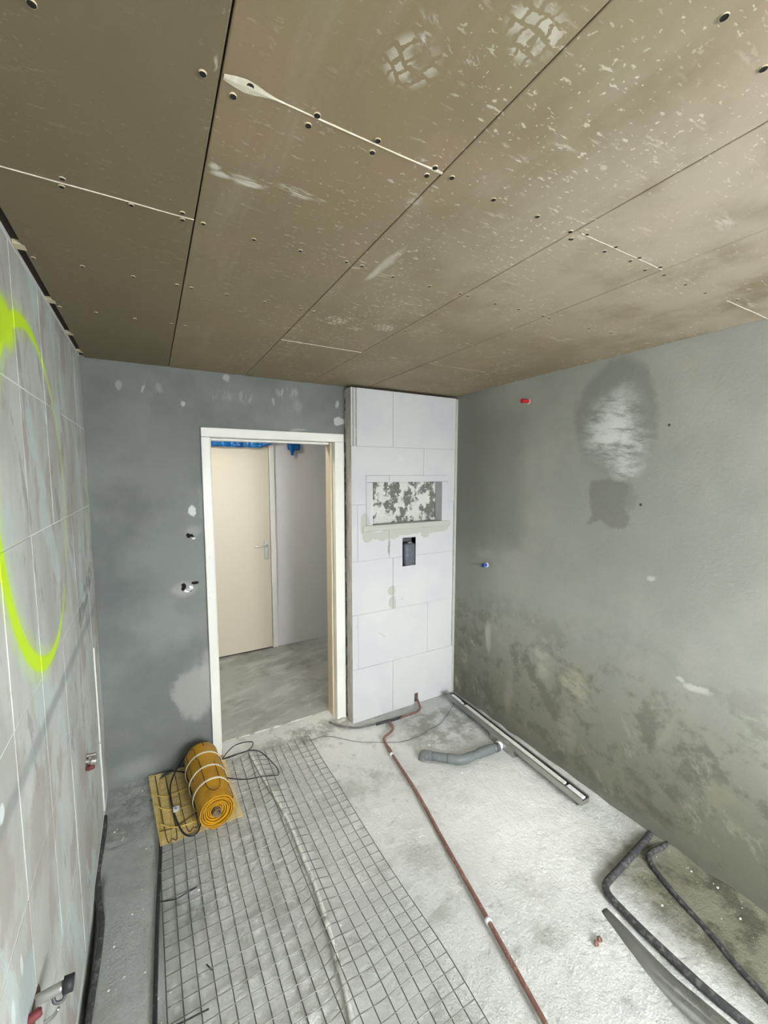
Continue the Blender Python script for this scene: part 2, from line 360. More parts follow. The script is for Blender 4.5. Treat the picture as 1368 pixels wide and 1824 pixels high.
# --- plasterboard ceiling
def mat_ceiling():
    m = Mat('plasterboard', .62, .35)
    x, y, z = m.sep()
    c = m.mix(m.ramp(m.noise(2, 4, .6), .35, .65), lin((131,118,93)), lin((139,124,98)))
    c = m.mix(m.math('MULTIPLY', m.ramp(m.noise(3.5, 4, .5, off=(2,5,0)), .5, .7), .35), c, lin((152,127,106)))
    c = m.mix(m.math('MULTIPLY', m.ramp(m.noise(3, 4, .5, off=(9,5,0)), .5, .7), .35), c, lin((138,134,106)))
    c = m.mix(m.math('MULTIPLY', m.ramp(m.noise(6, 5, .6, sc=(.35,2.5,1)), .5, .75), .22), c, lin((170,160,142)))
    c = m.mix(.10, c, m.noise(350, 2, color=True), 'OVERLAY')
    amt = m.ramp(x, .0, .75, .05, 1.)
    c = m.mix(m.math('MULTIPLY', m.ramp(x, .123, .119), 1.), c, lin((119,108,84)))     # dust-free first row of boards
    dn = m.math('MULTIPLY', m.ramp(x, .35, 1.1), m.ramp(y, 1.9, .2, .1, 1.))  # pale dust, with the window's brightening towards the near right painted in
    c = m.mix(m.math('MULTIPLY', m.math('MULTIPLY', dn, m.ramp(m.noise(4, 5, .6, off=(2,0,0)), .2, .6)), .62), c, lin((206,196,178)))
    # white dust flecks: fine dashes and spots
    f1 = m.ramp(m.noise(70, 3, .6, sc=(2.2,.8,1)), .62, .69)
    f2 = m.ramp(m.noise(26, 5, .7, sc=(2.8,.7,1), off=(3,3,0)), .60, .70)
    f3 = m.ramp(m.noise(95, 2, .5, off=(1,7,0)), .67, .71)
    sel = m.ramp(m.noise(3.5, 4, .6, off=(4,0,0)), .38, .62, .1, 1)
    f = m.math('MULTIPLY', m.math('MAXIMUM', m.math('MAXIMUM', f1, m.math('MULTIPLY', f2, .7)), f3), m.math('MULTIPLY', sel, m.math('ADD', m.math('MULTIPLY', amt, .8), .12)))
    c = m.mix(m.math('MULTIPLY', f, .75), c, lin((226,219,203)))
    v = m.warp(18, .03)
    def bl(px, py, hw, hh, k, soft=.5, rot=0., col=(216,212,202), streak=None, vv=v):
        nonlocal c
        ce, ra = pxblob(2, H, px, py, hw, hh); f = m.blob(ce, ra, (0, 0, rot), soft, vv)
        if streak is not None: f = m.math('MULTIPLY', f, streak)
        c = m.mix(m.math('MULTIPLY', f, k), c, lin(col))
    st = m.ramp(m.noise(30, 5, .7, sc=(2.5,.5,1)), .48, .60)
    st2 = m.ramp(m.noise(26, 5, .7, rot=(0,0,.6), sc=(2,.6,1)), .50, .62)
    for (px, py, hw, hh) in ((382,300,16,9),(395,315,26,7),(440,325,50,12),(530,345,60,9)): bl(px, py, hw, hh, .8, .7, streak=None if px < 400 else st)
    bl(1290, 395, 70, 30, .6, .9, streak=st); bl(1330, 540, 60, 14, .5, .8, streak=st); bl(1010, 606, 80, 9, .4, .8, streak=st)
    bl(735, 360, 25, 20, .35, .8, streak=st2); bl(690, 470, 14, 40, .45, .8); bl(663, 490, 9, 20, .45, .8)
    bl(1075, 300, 12, 9, .5, .6); bl(785, 40, 60, 20, .6, .8, streak=st2); bl(480, 70, 25, 60, .3, .9, streak=st2)
    bl(830, 95, 55, 30, 1.0, .8, streak=st2, col=(232,232,230)); bl(765, 75, 40, 22, .9, .7, streak=st2, col=(232,232,230))
    bl(388, 115, 5, 20, .5, .8)
    # boot prints: blocks of tread
    def boot(px, py, hw, hh, rot, sc, k=.8, bw=.5):
        nonlocal c
        ce, ra = pxblob(2, H, px, py, hw, hh)
        vv = m.vec(m.warp(13, .06), tuple(ce), (0,0,rot), (1,1,1))
        b = m.N.new('ShaderNodeTexBrick'); m.L.new(vv, b.inputs['Vector'])
        b.inputs['Scale'].default_value = sc; b.inputs['Color1'].default_value = (1,1,1,1); b.inputs['Color2'].default_value = (.35,.35,.35,1)
        b.inputs['Mortar'].default_value = (0,0,0,1); b.inputs['Mortar Size'].default_value = .09; b.inputs['Mortar Smooth'].default_value = .3
        b.inputs['Brick Width'].default_value = bw; b.inputs['Row Height'].default_value = .55
        f = m.math('MULTIPLY', b.outputs['Color'], m.blob(ce, ra, (0,0,rot), .45))
        f = m.math('MULTIPLY', f, m.ramp(m.noise(14, 4), .36, .52))
        c = m.mix(m.math('MULTIPLY', f, k), c, lin((222,217,205)))
    boot(735, 112, 66, 66, .5, 22, .6); boot(950, 62, 82, 84, .0, 22, .65)
    boot(598, 571, 30, 11, .1, 24, .6); boot(683, 584, 28, 8, .1, 24, .6)
    return m.done(c, m.noise(160, 4, .6), .15, .002)
# --- raw concrete floor
def mat_floor():
    m = Mat('dusty_concrete', .9, .2)
    v = m.warp(5, .12)
    c = m.mix(m.ramp(m.noise(1.3, 6, .6), .35, .65), lin((200,202,199)), lin((217,218,214)))
    c = m.mix(m.math('MULTIPLY', m.ramp(m.noise(3.5, 7, .68, off=(4,1,0)), .50, .66), .65), c, lin((166,168,161)))
    c = m.mix(m.math('MULTIPLY', m.ramp(m.noise(11, 7, .7, off=(1,1,0)), .55, .68), .5), c, lin((150,152,145)))
    c = m.mix(m.math('MULTIPLY', m.ramp(m.noise(8, 6, .7, off=(6,2,0)), .60, .68), .55), c, lin((232,233,227)))
    # bright plaster dust in front of the drain
    c = m.mix(m.math('MULTIPLY', m.blob((1.62,1.45,0), (.55,.6,BIG), soft=.9, v=v), .8), c, lin((240,240,236)))
    # worn, darker screed by the boxing and doorway
    f = m.math('MULTIPLY', m.blob((1.75,2.25,0), (.42,.32,BIG), soft=.6, v=v), m.ramp(m.noise(7, 6, .7), .42, .58))
    c = m.mix(m.math('MULTIPLY', f, .75), c, lin((140,140,131)))
    f = m.math('MULTIPLY', m.blob((.9,2.62,0), (.55,.14,BIG), soft=.6, v=v), m.ramp(m.noise(9, 6, .7, off=(3,0,0)), .40, .58))
    c = m.mix(m.math('MULTIPLY', f, .8), c, lin((148,147,139)))
    # darker olive patch around the old pipes at the right wall
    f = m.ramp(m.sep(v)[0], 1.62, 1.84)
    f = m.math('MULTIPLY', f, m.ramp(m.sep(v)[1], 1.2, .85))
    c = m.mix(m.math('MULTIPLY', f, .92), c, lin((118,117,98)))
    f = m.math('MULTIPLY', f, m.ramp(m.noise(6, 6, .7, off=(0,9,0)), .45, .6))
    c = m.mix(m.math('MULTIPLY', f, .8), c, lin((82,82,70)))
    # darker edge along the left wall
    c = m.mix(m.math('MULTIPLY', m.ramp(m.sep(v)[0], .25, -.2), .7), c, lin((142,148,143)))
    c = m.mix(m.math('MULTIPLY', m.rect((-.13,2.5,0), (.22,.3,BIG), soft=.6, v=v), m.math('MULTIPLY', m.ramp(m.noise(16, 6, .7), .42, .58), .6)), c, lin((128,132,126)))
    f = m.ramp(m.noise(55, 4, .6), .66, .72)
    c = m.mix(m.math('MULTIPLY', f, .4), c, lin((140,142,136)))
    b = m.math('ADD', m.math('MULTIPLY', m.noise(14, 7, .7), 1.), m.math('MULTIPLY', m.noise(70, 5, .65), .5))
    return m.done(c, b, .75, .014)
def mat_hallfloor():
    m = Mat('hall_screed', .55, .35)
    v = m.warp(5, .12)
    c = m.mix(m.ramp(m.noise(1.6, 6, .6), .35, .65), lin((150,150,145)), lin((170,170,165)))
    c = m.mix(m.math('MULTIPLY', m.ramp(m.noise(4.5, 7, .7, sc=(1.8,.7,1), rot=(0,0,.3), off=(2,2,0)), .48, .62), .5), c, lin((196,197,194)))
    c = m.mix(m.math('MULTIPLY', m.ramp(m.noise(3.5, 7, .65, off=(7,2,0)), .5, .65), .6), c, lin((132,130,121)))
    f = m.math('MULTIPLY', m.ramp(m.sep(m.warp(20,.02))[1], 2.812, 2.79), m.ramp(m.noise(14, 5), .4, .5))
    c = m.mix(f, c, lin((232,232,226)))
    c = m.mix(m.ramp(m.noise(18, 6, .7, off=(0,3,0)), .72, .76), c, lin((225,225,220)))
    return m.done(c, m.noise(20, 6, .6), .2, .004)
def mat_block():
    m = Mat('aerated_concrete', .9, .2)
    c = m.mix(m.ramp(m.noise(3, 4), .4, .6), lin((195,197,200)), lin((201,202,201)))
    v = m.warp(14, .05); v3 = m.warp(30, .02)
    mort = lin((178,181,171))
    def bl(px, py, hw, hh, col, k=.95, soft=.15, rot=0, vv=v):
        nonlocal c
        ce, ra = pxblob(1, DC, px, py, hw, hh); c = m.mix(m.math('MULTIPLY', m.blob(ce, ra, (0,rot,0), soft, vv), k), c, col)
    bl(650, 935, 9, 24, mort); bl(655, 955, 11, 13, mort); bl(685, 953, 30, 9, mort); bl(730, 944, 34, 9, mort); bl(775, 941, 25, 8, mort); bl(757, 950, 8, 7, mort)
    bl(698, 1052, 7, 9, lin((178,177,168))); bl(699, 1073, 7, 13, lin((177,177,168))); bl(693, 975, 2.4, 17, lin((150,152,146)), .9, .4)
    bl(715, 817, 10, 6, lin((212,214,216)), .4, .8); bl(806, 1220, 7, 12, lin((196,196,190)), .6, .6); bl(804, 930, 4, 30, lin((196,198,192)), .7, .5)
    bl(664, 906, 3, 42, lin((214,218,212)), .6, .4); bl(636, 1116, 2.5, 3, lin((180,180,176)), .8, .5); bl(715, 1067, 2.6, 1, lin((150,150,150)), .9, .5)
    bl(735, 1272, 30, 5, lin((206,206,198)), .6, .6); bl(680, 1284, 30, 5, lin((206,206,198)), .6, .6)
    # pencil scratch
    ce = at(1, DC, 681, 1131)
    c = m.mix(m.math('MULTIPLY', m.blob(ce, (.058, BIG, .0022), (0, .62, 0), .5, m.pos), .8), c, lin((150,150,148)))
    # grey sides (mortar smeared on the return)
    ret = m.math('MULTIPLY', m.ramp(m.sep()[0], XC+.004, XC+.001), m.ramp(m.sep()[1], DC+.002, DC+.006))
    c = m.mix(ret, c, m.mix(m.ramp(m.noise(20, 5, sc=(1,1,3)), .4, .6), lin((205,200,190)), lin((186,181,171))))
    return m.done(c, m.noise(180, 3, .6), .12, .002)
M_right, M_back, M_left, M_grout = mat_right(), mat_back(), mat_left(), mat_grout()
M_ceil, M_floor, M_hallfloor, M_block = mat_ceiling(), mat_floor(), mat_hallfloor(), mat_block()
M_mortar = simple('mortar', lin((150,151,144)), .9, dusty=.3, dust=lin((185,186,178)), bump=.4)
M_mortar_l = simple('mortar_light', lin((180,183,173)), .9, dusty=.2, dust=lin((196,198,190)), bump=.2)
M_filler = simple('joint_filler', lin((214,206,186)), .8, dusty=.5, dust=lin((236,233,222)))
M_tab = simple('timber_tab', lin((196,186,158)), .8)
M_void = simple('dark_void', lin((46,36,30)), .9)
M_batten = simple('timber_batten', lin((70,58,46)), .9)
M_screw = simple('screw_head', (.012,.010,.010), .5)
M_screwrim = simple('torn_paper', lin((206,192,160)), .8)
M_white = simple('white_plaster', lin((226,224,226)), .85, bump=.1)
def mat_frame():
    m = Mat('cream_paint', .38, .5)
    c = m.mix(m.ramp(m.noise(2, 3), .4, .6), lin((222,222,214)), lin((230,230,222)))
    c = m.mix(m.ramp(m.noise(26, 6, .7, sc=(1,1,2.5)), .68, .73), c, lin((176,172,160)))
    return m.done(c)
M_frame = mat_frame()
M_reveal = simple('reveal_paint', lin((200,188,160)), .45, spec=.5)
M_door = simple('door_paint', lin((204,198,178)), .42, spec=.45)
M_steel = simple('brushed_steel', (.62,.62,.60), .30, 1)
M_drain = simple('stainless_steel', lin((176,176,170)), .32, .9, dusty=.3, dust=lin((170,168,160)))
def mat_niche():
    m = Mat('rough_back', .9, .2)
    v = m.warp(22, .06)
    f = m.ramp(m.noise(13, 5, .65, v=v, sc=(1,1,1.4)), .46, .52)
    c = m.mix(f, lin((205,208,202)), lin((112,113,107)))
    c = m.mix(m.ramp(m.noise(40, 5, .7, v=v), .60, .66), c, lin((228,230,226)))
    c = m.mix(m.ramp(m.noise(60, 5, .7, v=v, off=(1,2,3)), .64, .68), c, lin((80,80,76)))
    return m.done(c, m.noise(30, 5, .7), .6, .01)
M_niche = mat_niche()
M_copper = simple('brown_copper', lin((124,88,80)), .5, .0, dusty=.45, dust=lin((165,132,122)))
M_black = simple('black_rubber', lin((40,43,48)), .55, dusty=.25, dust=lin((120,122,120)))
M_blackdusty = simple('black_insulation', lin((62,62,64)), .8, dusty=.55, dust=lin((118,118,112)))
M_greycable = simple('grey_cable', lin((96,98,98)), .6, dusty=.4, dust=lin((150,150,145)))
M_pvc = simple('grey_pvc', lin((112,118,119)), .42, dusty=.12, dust=lin((150,153,150)))
M_pvcd = simple('grey_pvc_dark', lin((78,82,84)), .45, dusty=.4, dust=lin((140,142,140)))
M_duct = simple('galvanised_duct', lin((140,142,138)), .25, .55, dusty=.45, dust=lin((96,98,94)))
def mat_duct():
    m = Mat('galvanised_duct', .2, .5, .85)
    y = m.sep(m.warp(6, .1))[1]
    d = m.ramp(y, .52, .88)                  # dust on the far, buried end; near end's colour lightened for a highlight
    c = m.mix(m.math('MAXIMUM', d, m.math('MULTIPLY', m.ramp(m.noise(25, 6, .7), .5, .62), .4)), lin((190,192,190)), lin((128,129,123)))
    r = m.ramp(m.math('ADD', d, m.math('MULTIPLY', m.noise(12, 4), .2)), 0., 1., .24, .75)
    return m.done(c, m.noise(60, 4), .15, .002, rough=r)
M_duct = mat_duct()
M_conduit = simple('white_conduit', lin((222,223,217)), .6, dusty=.5, dust=lin((180,182,174)))
M_wire = simple('mesh_wire', lin((92,92,88)), .42, .45, dusty=.25, dust=lin((96,84,74)))
M_wireT = simple('mesh_wire_bright', lin((120,120,114)), .28, .6, dusty=.25, dust=lin((110,98,86)))
M_thin = simple('tie_wire', lin((104,104,100)), .5)
M_tie = simple('white_tie', lin((232,226,204)), .5)
M_ribbon = simple('yellow_tape', lin((216,190,104)), .5)
M_label = simple('cable_tag', lin((232,233,238)), .5)
M_red = simple('red_plastic', (.52,.005,.012), .35)
M_redbrush = simple('dark_red_plastic', (.16,.03,.035), .6)
M_blue = simple('blue_plastic', (.02,.07,.28), .35)
M_core = simple('cardboard', lin((122,104,84)), .85)
M_brass = simple('nickel_fitting', lin((176,176,170)), .35, .7)
def mat_foil():
    m = Mat('blue_foil', .22, .6)
    return m.done(m.mix(m.ramp(m.noise(6, 4), .4, .6), (.004,.105,.36), (.008,.17,.50)))
M_foil = mat_foil()
def mat_net():
    m = Mat('yellow_net', .38, .5)
    m.b.inputs['Base Color'].default_value = (1,1,1,1)
    uv = m.N.new('ShaderNodeUVMap'); s_ = m.sep(uv.outputs[0])
    a = m.math('ABSOLUTE', m.math('SUBTRACT', m.math('FRACT', m.math('MULTIPLY', s_[0], 1/.0052)), .5))
    b = m.math('ABSOLUTE', m.math('SUBTRACT', m.math('FRACT', m.math('MULTIPLY', s_[1], 1/.0052)), .5))
    g = m.math('MAXIMUM', m.ramp(a, .22, .40), m.ramp(b, .30, .46))
    f = m.math('MULTIPLY', m.noise(9, 3), 1.)
    c1 = m.mix(m.ramp(f, .4, .6), (.84,.45,.006), (.70,.35,.006)); c0 = m.mix(m.ramp(f, .4, .6), (.30,.13,.004), (.20,.09,.004))
    return m.done(m.mix(g, c0, c1), g, .5, .001)
M_net = mat_net()
M_thread = simple('yellow_thread', (.60,.44,.10), .45)
M_heat = simple('heating_cable_brown', lin((84,56,22)), .5)

# ------------------------------------------------------------------ setting
T = .12
def struct(o): o['kind'] = 'structure'; return o
# floor with relief
def fz(x, y):
    p = Vector((x*2.2, y*2.2, 1.7)); z = .006*mnoise.noise(p) + .0035*mnoise.noise(p*4.1) + .0016*mnoise.noise(p*13)
    e = XR-x                                   # uneven mortar against the right wall
    z += .017*math.exp(-(e/.04)**2)*(.75+1.0*mnoise.noise(Vector((1, y*7, 3)))) * (1 if y < 2.5 else .3)
    if y < 1.0 and x > 1.55: z += .010*min(1, (x-1.55)/.2)*min(1, (1.0-y)/.12)
    e2 = x-XL
    z -= .11*math.exp(-(e2/.018)**2)*max(0, min(1, (2.15-y)/.3))
    if y > 2.62 and x < 1.2: z += .013*min(1, (y-2.62)/.12)
    if x < .1 and y > 2.2: z += .006*abs(mnoise.noise(Vector((x*20, y*20, 0))))*2
    return z-.002
bm = bmesh.new(); nx, ny = 240, 300; y0, y1 = YF, 2.80; G = []
for j in range(ny+1):
    y = y0+(y1-y0)*j/ny
    G.append([bm.verts.new((XL-.03+(XR+.06-XL)*i/nx, y, fz(XL-.03+(XR+.06-XL)*i/nx, y))) for i in range(nx+1)])
for j in range(ny):
    for i in range(nx): bm.faces.new((G[j][i], G[j][i+1], G[j+1][i+1], G[j+1][i]))
bmesh.ops.recalc_face_normals(bm, faces=bm.faces)
low = {}
border = [v for v in bm.verts if v.is_boundary]
for v in border: low[v] = bm.verts.new((v.co.x, v.co.y, -.12))
for e in [e for e in bm.edges if e.is_boundary and e.verts[0] in low and e.verts[1] in low]:
    a, b = e.verts; bm.faces.new((a, b, low[b], low[a]))
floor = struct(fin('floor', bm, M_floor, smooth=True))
hf = struct(box('floor', (-.8, 2.795, -.12), (3.3, YH+.1, .014), M_hallfloor))
# crumbs of plaster on the floor
bm = bmesh.new()
def crumb(x, y, s):
    z = fz(x, y) if y < 2.79 else .014
    q = bmesh.ops.create_icosphere(bm, subdivisions=1, radius=s)['verts']
    sq = Vector((random.uniform(.6,1.5), random.uniform(.6,1.3), random.uniform(.35,.8)))
    for v in q:
        v.co = Vector((v.co.x*sq.x*random.uniform(.75,1.2), v.co.y*sq.y*random.uniform(.75,1.2), v.co.z*sq.z)) + Vector((x, y, z+s*.25))
for k in range(620):
    c = random.random()
    if c < .34: x, y = random.gauss(1.72, .12), random.gauss(1.88, .10)        # around the drain pipe
    elif c < .50: t = random.random(); x, y = 1.29-.2*t+random.gauss(0,.03), 2.15-1.3*t     # beside the copper pipe
    elif c < .62: x, y = random.uniform(.35,1.2), random.gauss(2.70, .05)
    elif c < .76: x, y = random.uniform(XL+.03,.0), random.uniform(1.2, 2.6)
    elif c < .86: x, y = XR-abs(random.gauss(0,.05))-.01, random.uniform(.5, 2.4)
    else: x, y = random.uniform(0,2), random.uniform(.5, 2.5)
    if not (XL+.02 < x < XR-.01 and y < 2.78) or (x > 1.18 and y > 2.55): continue
    crumb(x, y, random.choice((.0015,.002,.002,.003,.0045)))
for p in ((690,1345),(700,1298),(823,1376),(764,1327),(793,1334)):
    q = floor_at(*p); crumb(q.x, q.y, .008)
tag(fin('plaster_crumbs', bm, simple('crumb', lin((226,226,220)), .9), floor), kind='stuff')

# right wall, back wall, wall behind the camera
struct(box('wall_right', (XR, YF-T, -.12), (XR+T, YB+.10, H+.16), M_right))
bm = bmesh.new()
cells(bm, [XL-T, .276, 1.184, XR], [-.12, 2.072, H+.16], YB, YB+.105, lambda x, z: .276 < x < 1.184 and z < 2.07)
struct(fin('wall_back', bm, M_back))
bm = bmesh.new()
cells(bm, [XL-T, WX0, WX1, XR+T], [-.12, WZ0, WZ1, H+.16], YF-T, YF, lambda x, z: WX0 < x < WX1 and WZ0 < z < WZ1)
struct(fin('wall_rear', bm, M_white))
wf = bmesh.new()
for a, b in (((WX0,YF-.09,WZ0),(WX1,YF-.04,WZ0+.05)), ((WX0,YF-.09,WZ1-.05),(WX1,YF-.04,WZ1)), ((WX0,YF-.09,WZ0+.05),(WX0+.05,YF-.04,WZ1-.05)), ((WX1-.05,YF-.09,WZ0+.05),(WX1,YF-.04,WZ1-.05))): add_box(wf, a, b)
win = struct(fin('window_1', wf, M_frame, bevel=.003))
box('window_sill', (WX0+.001, YF-.038, WZ0), (WX1-.001, YF+.03, WZ0+.02), M_frame, win)

# left wall: backing with white grout, tiles as parts
wl = struct(box('wall_left', (XL-T, YF-T, -.12), (XL-.0012, YB+.10, H+.16), M_grout))
ys = [YF, -1.2, -.85, -.5, -.18, .15, .48, .81, 1.155, 1.43, 1.742, 2.095, 2.445, YB]
zs = [.035, .43, .829, 1.233, 1.635, 2.032, H-.002]
g = .0022
for j in range(len(zs)-1):
    for i in range(len(ys)-1):
        d = random.uniform(-.0006, .0006)
        z0_ = zs[j]+g if j else .035
        box('tile', (XL-.008, ys[i]+g, z0_), (XL+d, ys[i+1]-g, zs[j+1]-g), M_left, wl, bevel=.0006)
# cream strip let into the left wall by the corner
bm = bmesh.new()
add_box(bm, (XL-.004, 2.458, .05), (XL+.006, 2.474, .42)); add_box(bm, (XL-.004, 2.456, .432), (XL+.006, 2.470, .93))
struct(fin('trim_1', bm, M_frame, bevel=.0015))

# ceiling: batten layer and plasterboards
ceil_ = struct(box('ceiling', (XL-.002, YF, H+.014), (XR, YB, H+.15), M_void))
A = [XL+.020, .1206, .5372, .9440, 1.3430, 1.7600, XR-.001]
joints = {0: [1.121], 1: [.712], 2: [1.889], 3: [.705], 4: [1.885], 5: [.712]}
panels = []
for i in range(6):
    yy = [YF+.001]+joints[i]+[YB-.002]
    for k in range(len(yy)-1):
        dz = random.uniform(0, .0018)
        bm = bmesh.new(); gx = .0016
        if i >= 2: gx = .0009
        x0, x1 = A[i]+(0 if i == 0 else gx), A[i+1]-gx
        # board with tapered long edges
        prof = [(x0, .0020), (x0+.002, .0009), (x0+.035, 0), (x1-.035, 0), (x1-.002, .0009), (x1, .0020)]
        rows = []
        for y in (yy[k]+.0008, yy[k+1]-.0008):
            lo = [bm.verts.new((x, y, H+dz+h)) for x, h in prof]; hi = [bm.verts.new((x0, y, H+.0125)), bm.verts.new((x1, y, H+.0125))]
            rows.append((lo, hi))
        (la, ha), (lb, hb) = rows
        for t in range(5): bm.faces.new((la[t], la[t+1], lb[t+1], lb[t]))
        bm.faces.new((ha[0], hb[0], hb[1], ha[1])); bm.faces.new((la[0], lb[0], hb[0], ha[0])); bm.faces.new((la[5], ha[1], hb[1], lb[5]))
        bm.faces.new([*la[::-1], ha[0], ha[1]]); bm.faces.new([*lb, hb[1], hb[0]])
        panels.append((x0, x1, yy[k], yy[k+1], fin('plasterboard', bm, M_ceil, ceil_)))
def screw(px, py, r=.0050):
    p = floor_at(px, py, H)
    for (x0, x1, a, b, o) in panels:
        if x0 <= p.x <= x1 and a <= p.y <= b: break
    else: return
    s = lathe('screw', [(r*1.2, .0016), (r*1.14, -.0011), (r*1.08, -.0010), (r*.9, -.0007), (0, -.0007)], M_screwrim, o, (p.x, p.y, H+.0004), (0, 0, 1), 12)
    s.data.materials.append(M_screw)
    for f in s.data.polygons:
        if (Vector(f.center)-Vector((p.x, p.y, f.center.z))).length < r*1.02: f.material_index = 1
SC = [(56,7),(361,132),(446,153),(415,172),(565,206),(549,224),(673,251),(663,272),(111,319),(110,333),(234,366),(325,380),(325,392),(362,399),(452,427),(535,447),(617,467),(645,474),(59,460),(147,475),(237,493),(1290,31),(1360,123),(775,299),(760,313),(805,317),(879,356),(957,386),(1016,413),(1018,426),(1045,418),(1097,440),(1077,448),(1139,459),(1123,465),(1176,476),(1149,481),(1183,490),(315,508),(341,513),(404,525),(471,538),(535,551),(558,555),(616,566),(666,575),(106,547),(171,557),(240,568),(305,577),(330,581),(700,493),(765,510),(820,523),(833,527),(882,541),(924,551),(967,563),(978,567),(1049,585),(1088,593),(1152,612),(1221,507),(1256,522),(1313,534),(723,589),(758,593),(840,610)]
for p in SC: screw(*p)
# filler along the butt joints
def seam(x0, x1, y, w, wob=.002, patches=()):
    bm = bmesh.new(); n = 26; top = []; bot = []
    for k in range(n+1):
        x = x0+(x1-x0)*k/n; ww = w*(.55+.9*abs(mnoise.noise(Vector((x*18, y*9, 0)))))
        for (c, r, h) in patches: ww += h*math.exp(-((x-c)/r)**2)
        o = wob*mnoise.noise(Vector((x*7, y, 4)))
        top.append((x, y+o+ww, ww)); bot.append((x, y+o-ww, ww))
    V = []
    for (a, b) in zip(top, bot):
        V.append([bm.verts.new((a[0], a[1], H+.0005)), bm.verts.new((a[0], (a[1]+b[1])/2, H-.0007)), bm.verts.new((b[0], b[1], H+.0005)), bm.verts.new((a[0], (a[1]+b[1])/2, H+.002))])
    for a, b in zip(V, V[1:]):
        for t in range(4): bm.faces.new((a[t], a[(t+1)%4], b[(t+1)%4], b[t]))
    bm.faces.new(V[0]); bm.faces.new(V[-1][::-1])
    fin('joint_filler', bm, M_filler, ceil_, smooth=False)
seam(A[0]+.01, A[1]-.002, 1.121, .0016)
seam(A[1]+.004, A[2]-.002, .712, .0024, patches=((.155,.03,.011),(A[2]-.02,.02,.003)))
seam(A[2]+.004, A[3]-.002, 1.889, .0018)
seam(A[3]+.02, A[4]-.005, .705, .0026)
seam(A[4]+.004, A[5]-.01, 1.885, .0014, patches=((A[5]-.03,.012,.004),))
seam(A[5]+.004, A[6]-.004, .712, .0030)
# timber tabs in the open gap above the left wall
for k, (px, py) in enumerate(((22,440),(84,538),(119,596),(140,628))):
    p = floor_at(px, py, H)
    t_ = box('timber_tab', (XL+.0005, p.y-.02, H+.002), (A[0]+.006, p.y+.012, H+.0138), M_tab, ceil_)

# ------------------------------------------------------------------ block boxing with niche
NX0, NX1, NZ0, NZ1 = 1.363, 1.970, 1.437, 1.742
FX0, FX1, FZ0, FZ1 = 1.310, 2.030, 1.402, 1.790
EX0, EX1, EZ0, EZ1 = 1.612, 1.729, 1.114, 1.328
XM = 2.086
bm = bmesh.new()
cells(bm, [XC+.003, EX0, EX1, FX0+.004, FX1-.004, XR-.0005], [0.0, EZ0, EZ1, FZ0+.02, FZ1-.004, 2.378], DC+.003, YB-.022,
      lambda x, z: (FX0 < x < FX1 and FZ0+.02 < z < FZ1-.004) or (EX0 < x < EX1 and EZ0 < z < EZ1))
boxing = struct(fin('wall_boxing', bm, M_mortar))
box('niche_back', (XC+.004, YB-.021, .001), (XR-.001, YB-.0005, 2.377), M_niche, boxing)
def block(x0, x1, z0, z1, name='aerated_block', mat=None, yo=0, holes=True, thick=.09, bev=.0012):
    def hole(x, z):
        return holes and ((FX0 < x < FX1 and FZ0 < z < FZ1) or (EX0 < x < EX1 and EZ0 < z < EZ1))
    gg = .0009
    X = [x0+gg, x1-gg]+[h for h in (FX0-gg, FX1+gg, EX0, EX1) if holes and x0+gg < h < x1-gg]
    Z = [z0+gg, z1-gg]+[h for h in (FZ0-gg, FZ1+gg, EZ0, EZ1) if holes and z0+gg < h < z1-gg]
    bm = bmesh.new(); cells(bm, X, Z, DC+yo, DC+yo+thick, hole)
    return fin(name, bm, mat or M_block, boxing, bevel=bev, seg=2)
Z = [.002, .402, .803, 1.188, 1.588, 1.990, 2.383]
for args in ((XC,1.532,Z[0],Z[1]),(1.532,XM+.015,Z[0],Z[1]),
             (XC,1.243,Z[1],Z[2]),(1.243,1.847,Z[1],Z[2]),(1.847,XM,Z[1],Z[2]),
             (XC,1.531,Z[2],Z[3]),(1.531,XM,Z[2],Z[3]),
             (XC,1.243,Z[3],Z[4]),(1.243,1.497,Z[3],Z[4]),(1.497,XM,Z[3],Z[4]),
             (XC,1.797,Z[4],Z[5]),(1.797,XM+.006,Z[4],Z[5]),
             (1.240,1.527,Z[5],Z[6]),(1.527,XM+.008,Z[5],Z[6])):
    block(*args, yo=random.uniform(-.0012, .0012))
bm = bmesh.new()                                # end block with its tongue-and-groove ribs
for (a, b, d) in ((XC,1.207,0),(1.2075,1.219,.004),(1.2195,1.229,.001),(1.2295,1.239,.004)):
    add_box(bm, (a, DC+d, Z[5]+.001), (b, DC+.09, Z[6]-.001))
fin('aerated_block', bm, M_block, boxing, bevel=.0012)
block(FX0, 1.497, NZ1, FZ1, holes=False, yo=-.002); block(1.497, FX1, NZ1, FZ1, holes=False, yo=-.002)
block(FX0, NX0, NZ0, NZ1, holes=False, yo=-.002); block(NX1, FX1, NZ0, NZ1, holes=False, yo=-.002)
# mortar bed of the niche sill, uneven lower edge
bm = bmesh.new(); n = 40; rows = []
for k in range(n+1):
    x = 1.285+(2.052-1.285)*k/n; lo = 1.396-.010*abs(mnoise.noise(Vector((x*9, 0, 0))))-.004*mnoise.noise(Vector((x*40, 1, 0)))
    top = NZ0 if NX0 <= x <= NX1 else NZ0-.006*abs(mnoise.noise(Vector((x*30,2,0))))
    rows.append([bm.verts.new(p) for p in ((x, DC-.0045, top), (x, DC-.0045, lo+.003), (x, DC+.001, lo), (x, DC+.001 if not NX0 <= x <= NX1 else YB-.025, top))])
for a, b in zip(rows, rows[1:]):
    for t in range(4): bm.faces.new((a[t], a[(t+1)%4], b[(t+1)%4], b[t]))
bm.faces.new(rows[0]); bm.faces.new(rows[-1][::-1])
fin('mortar_sill', bm, M_mortar_l, boxing)
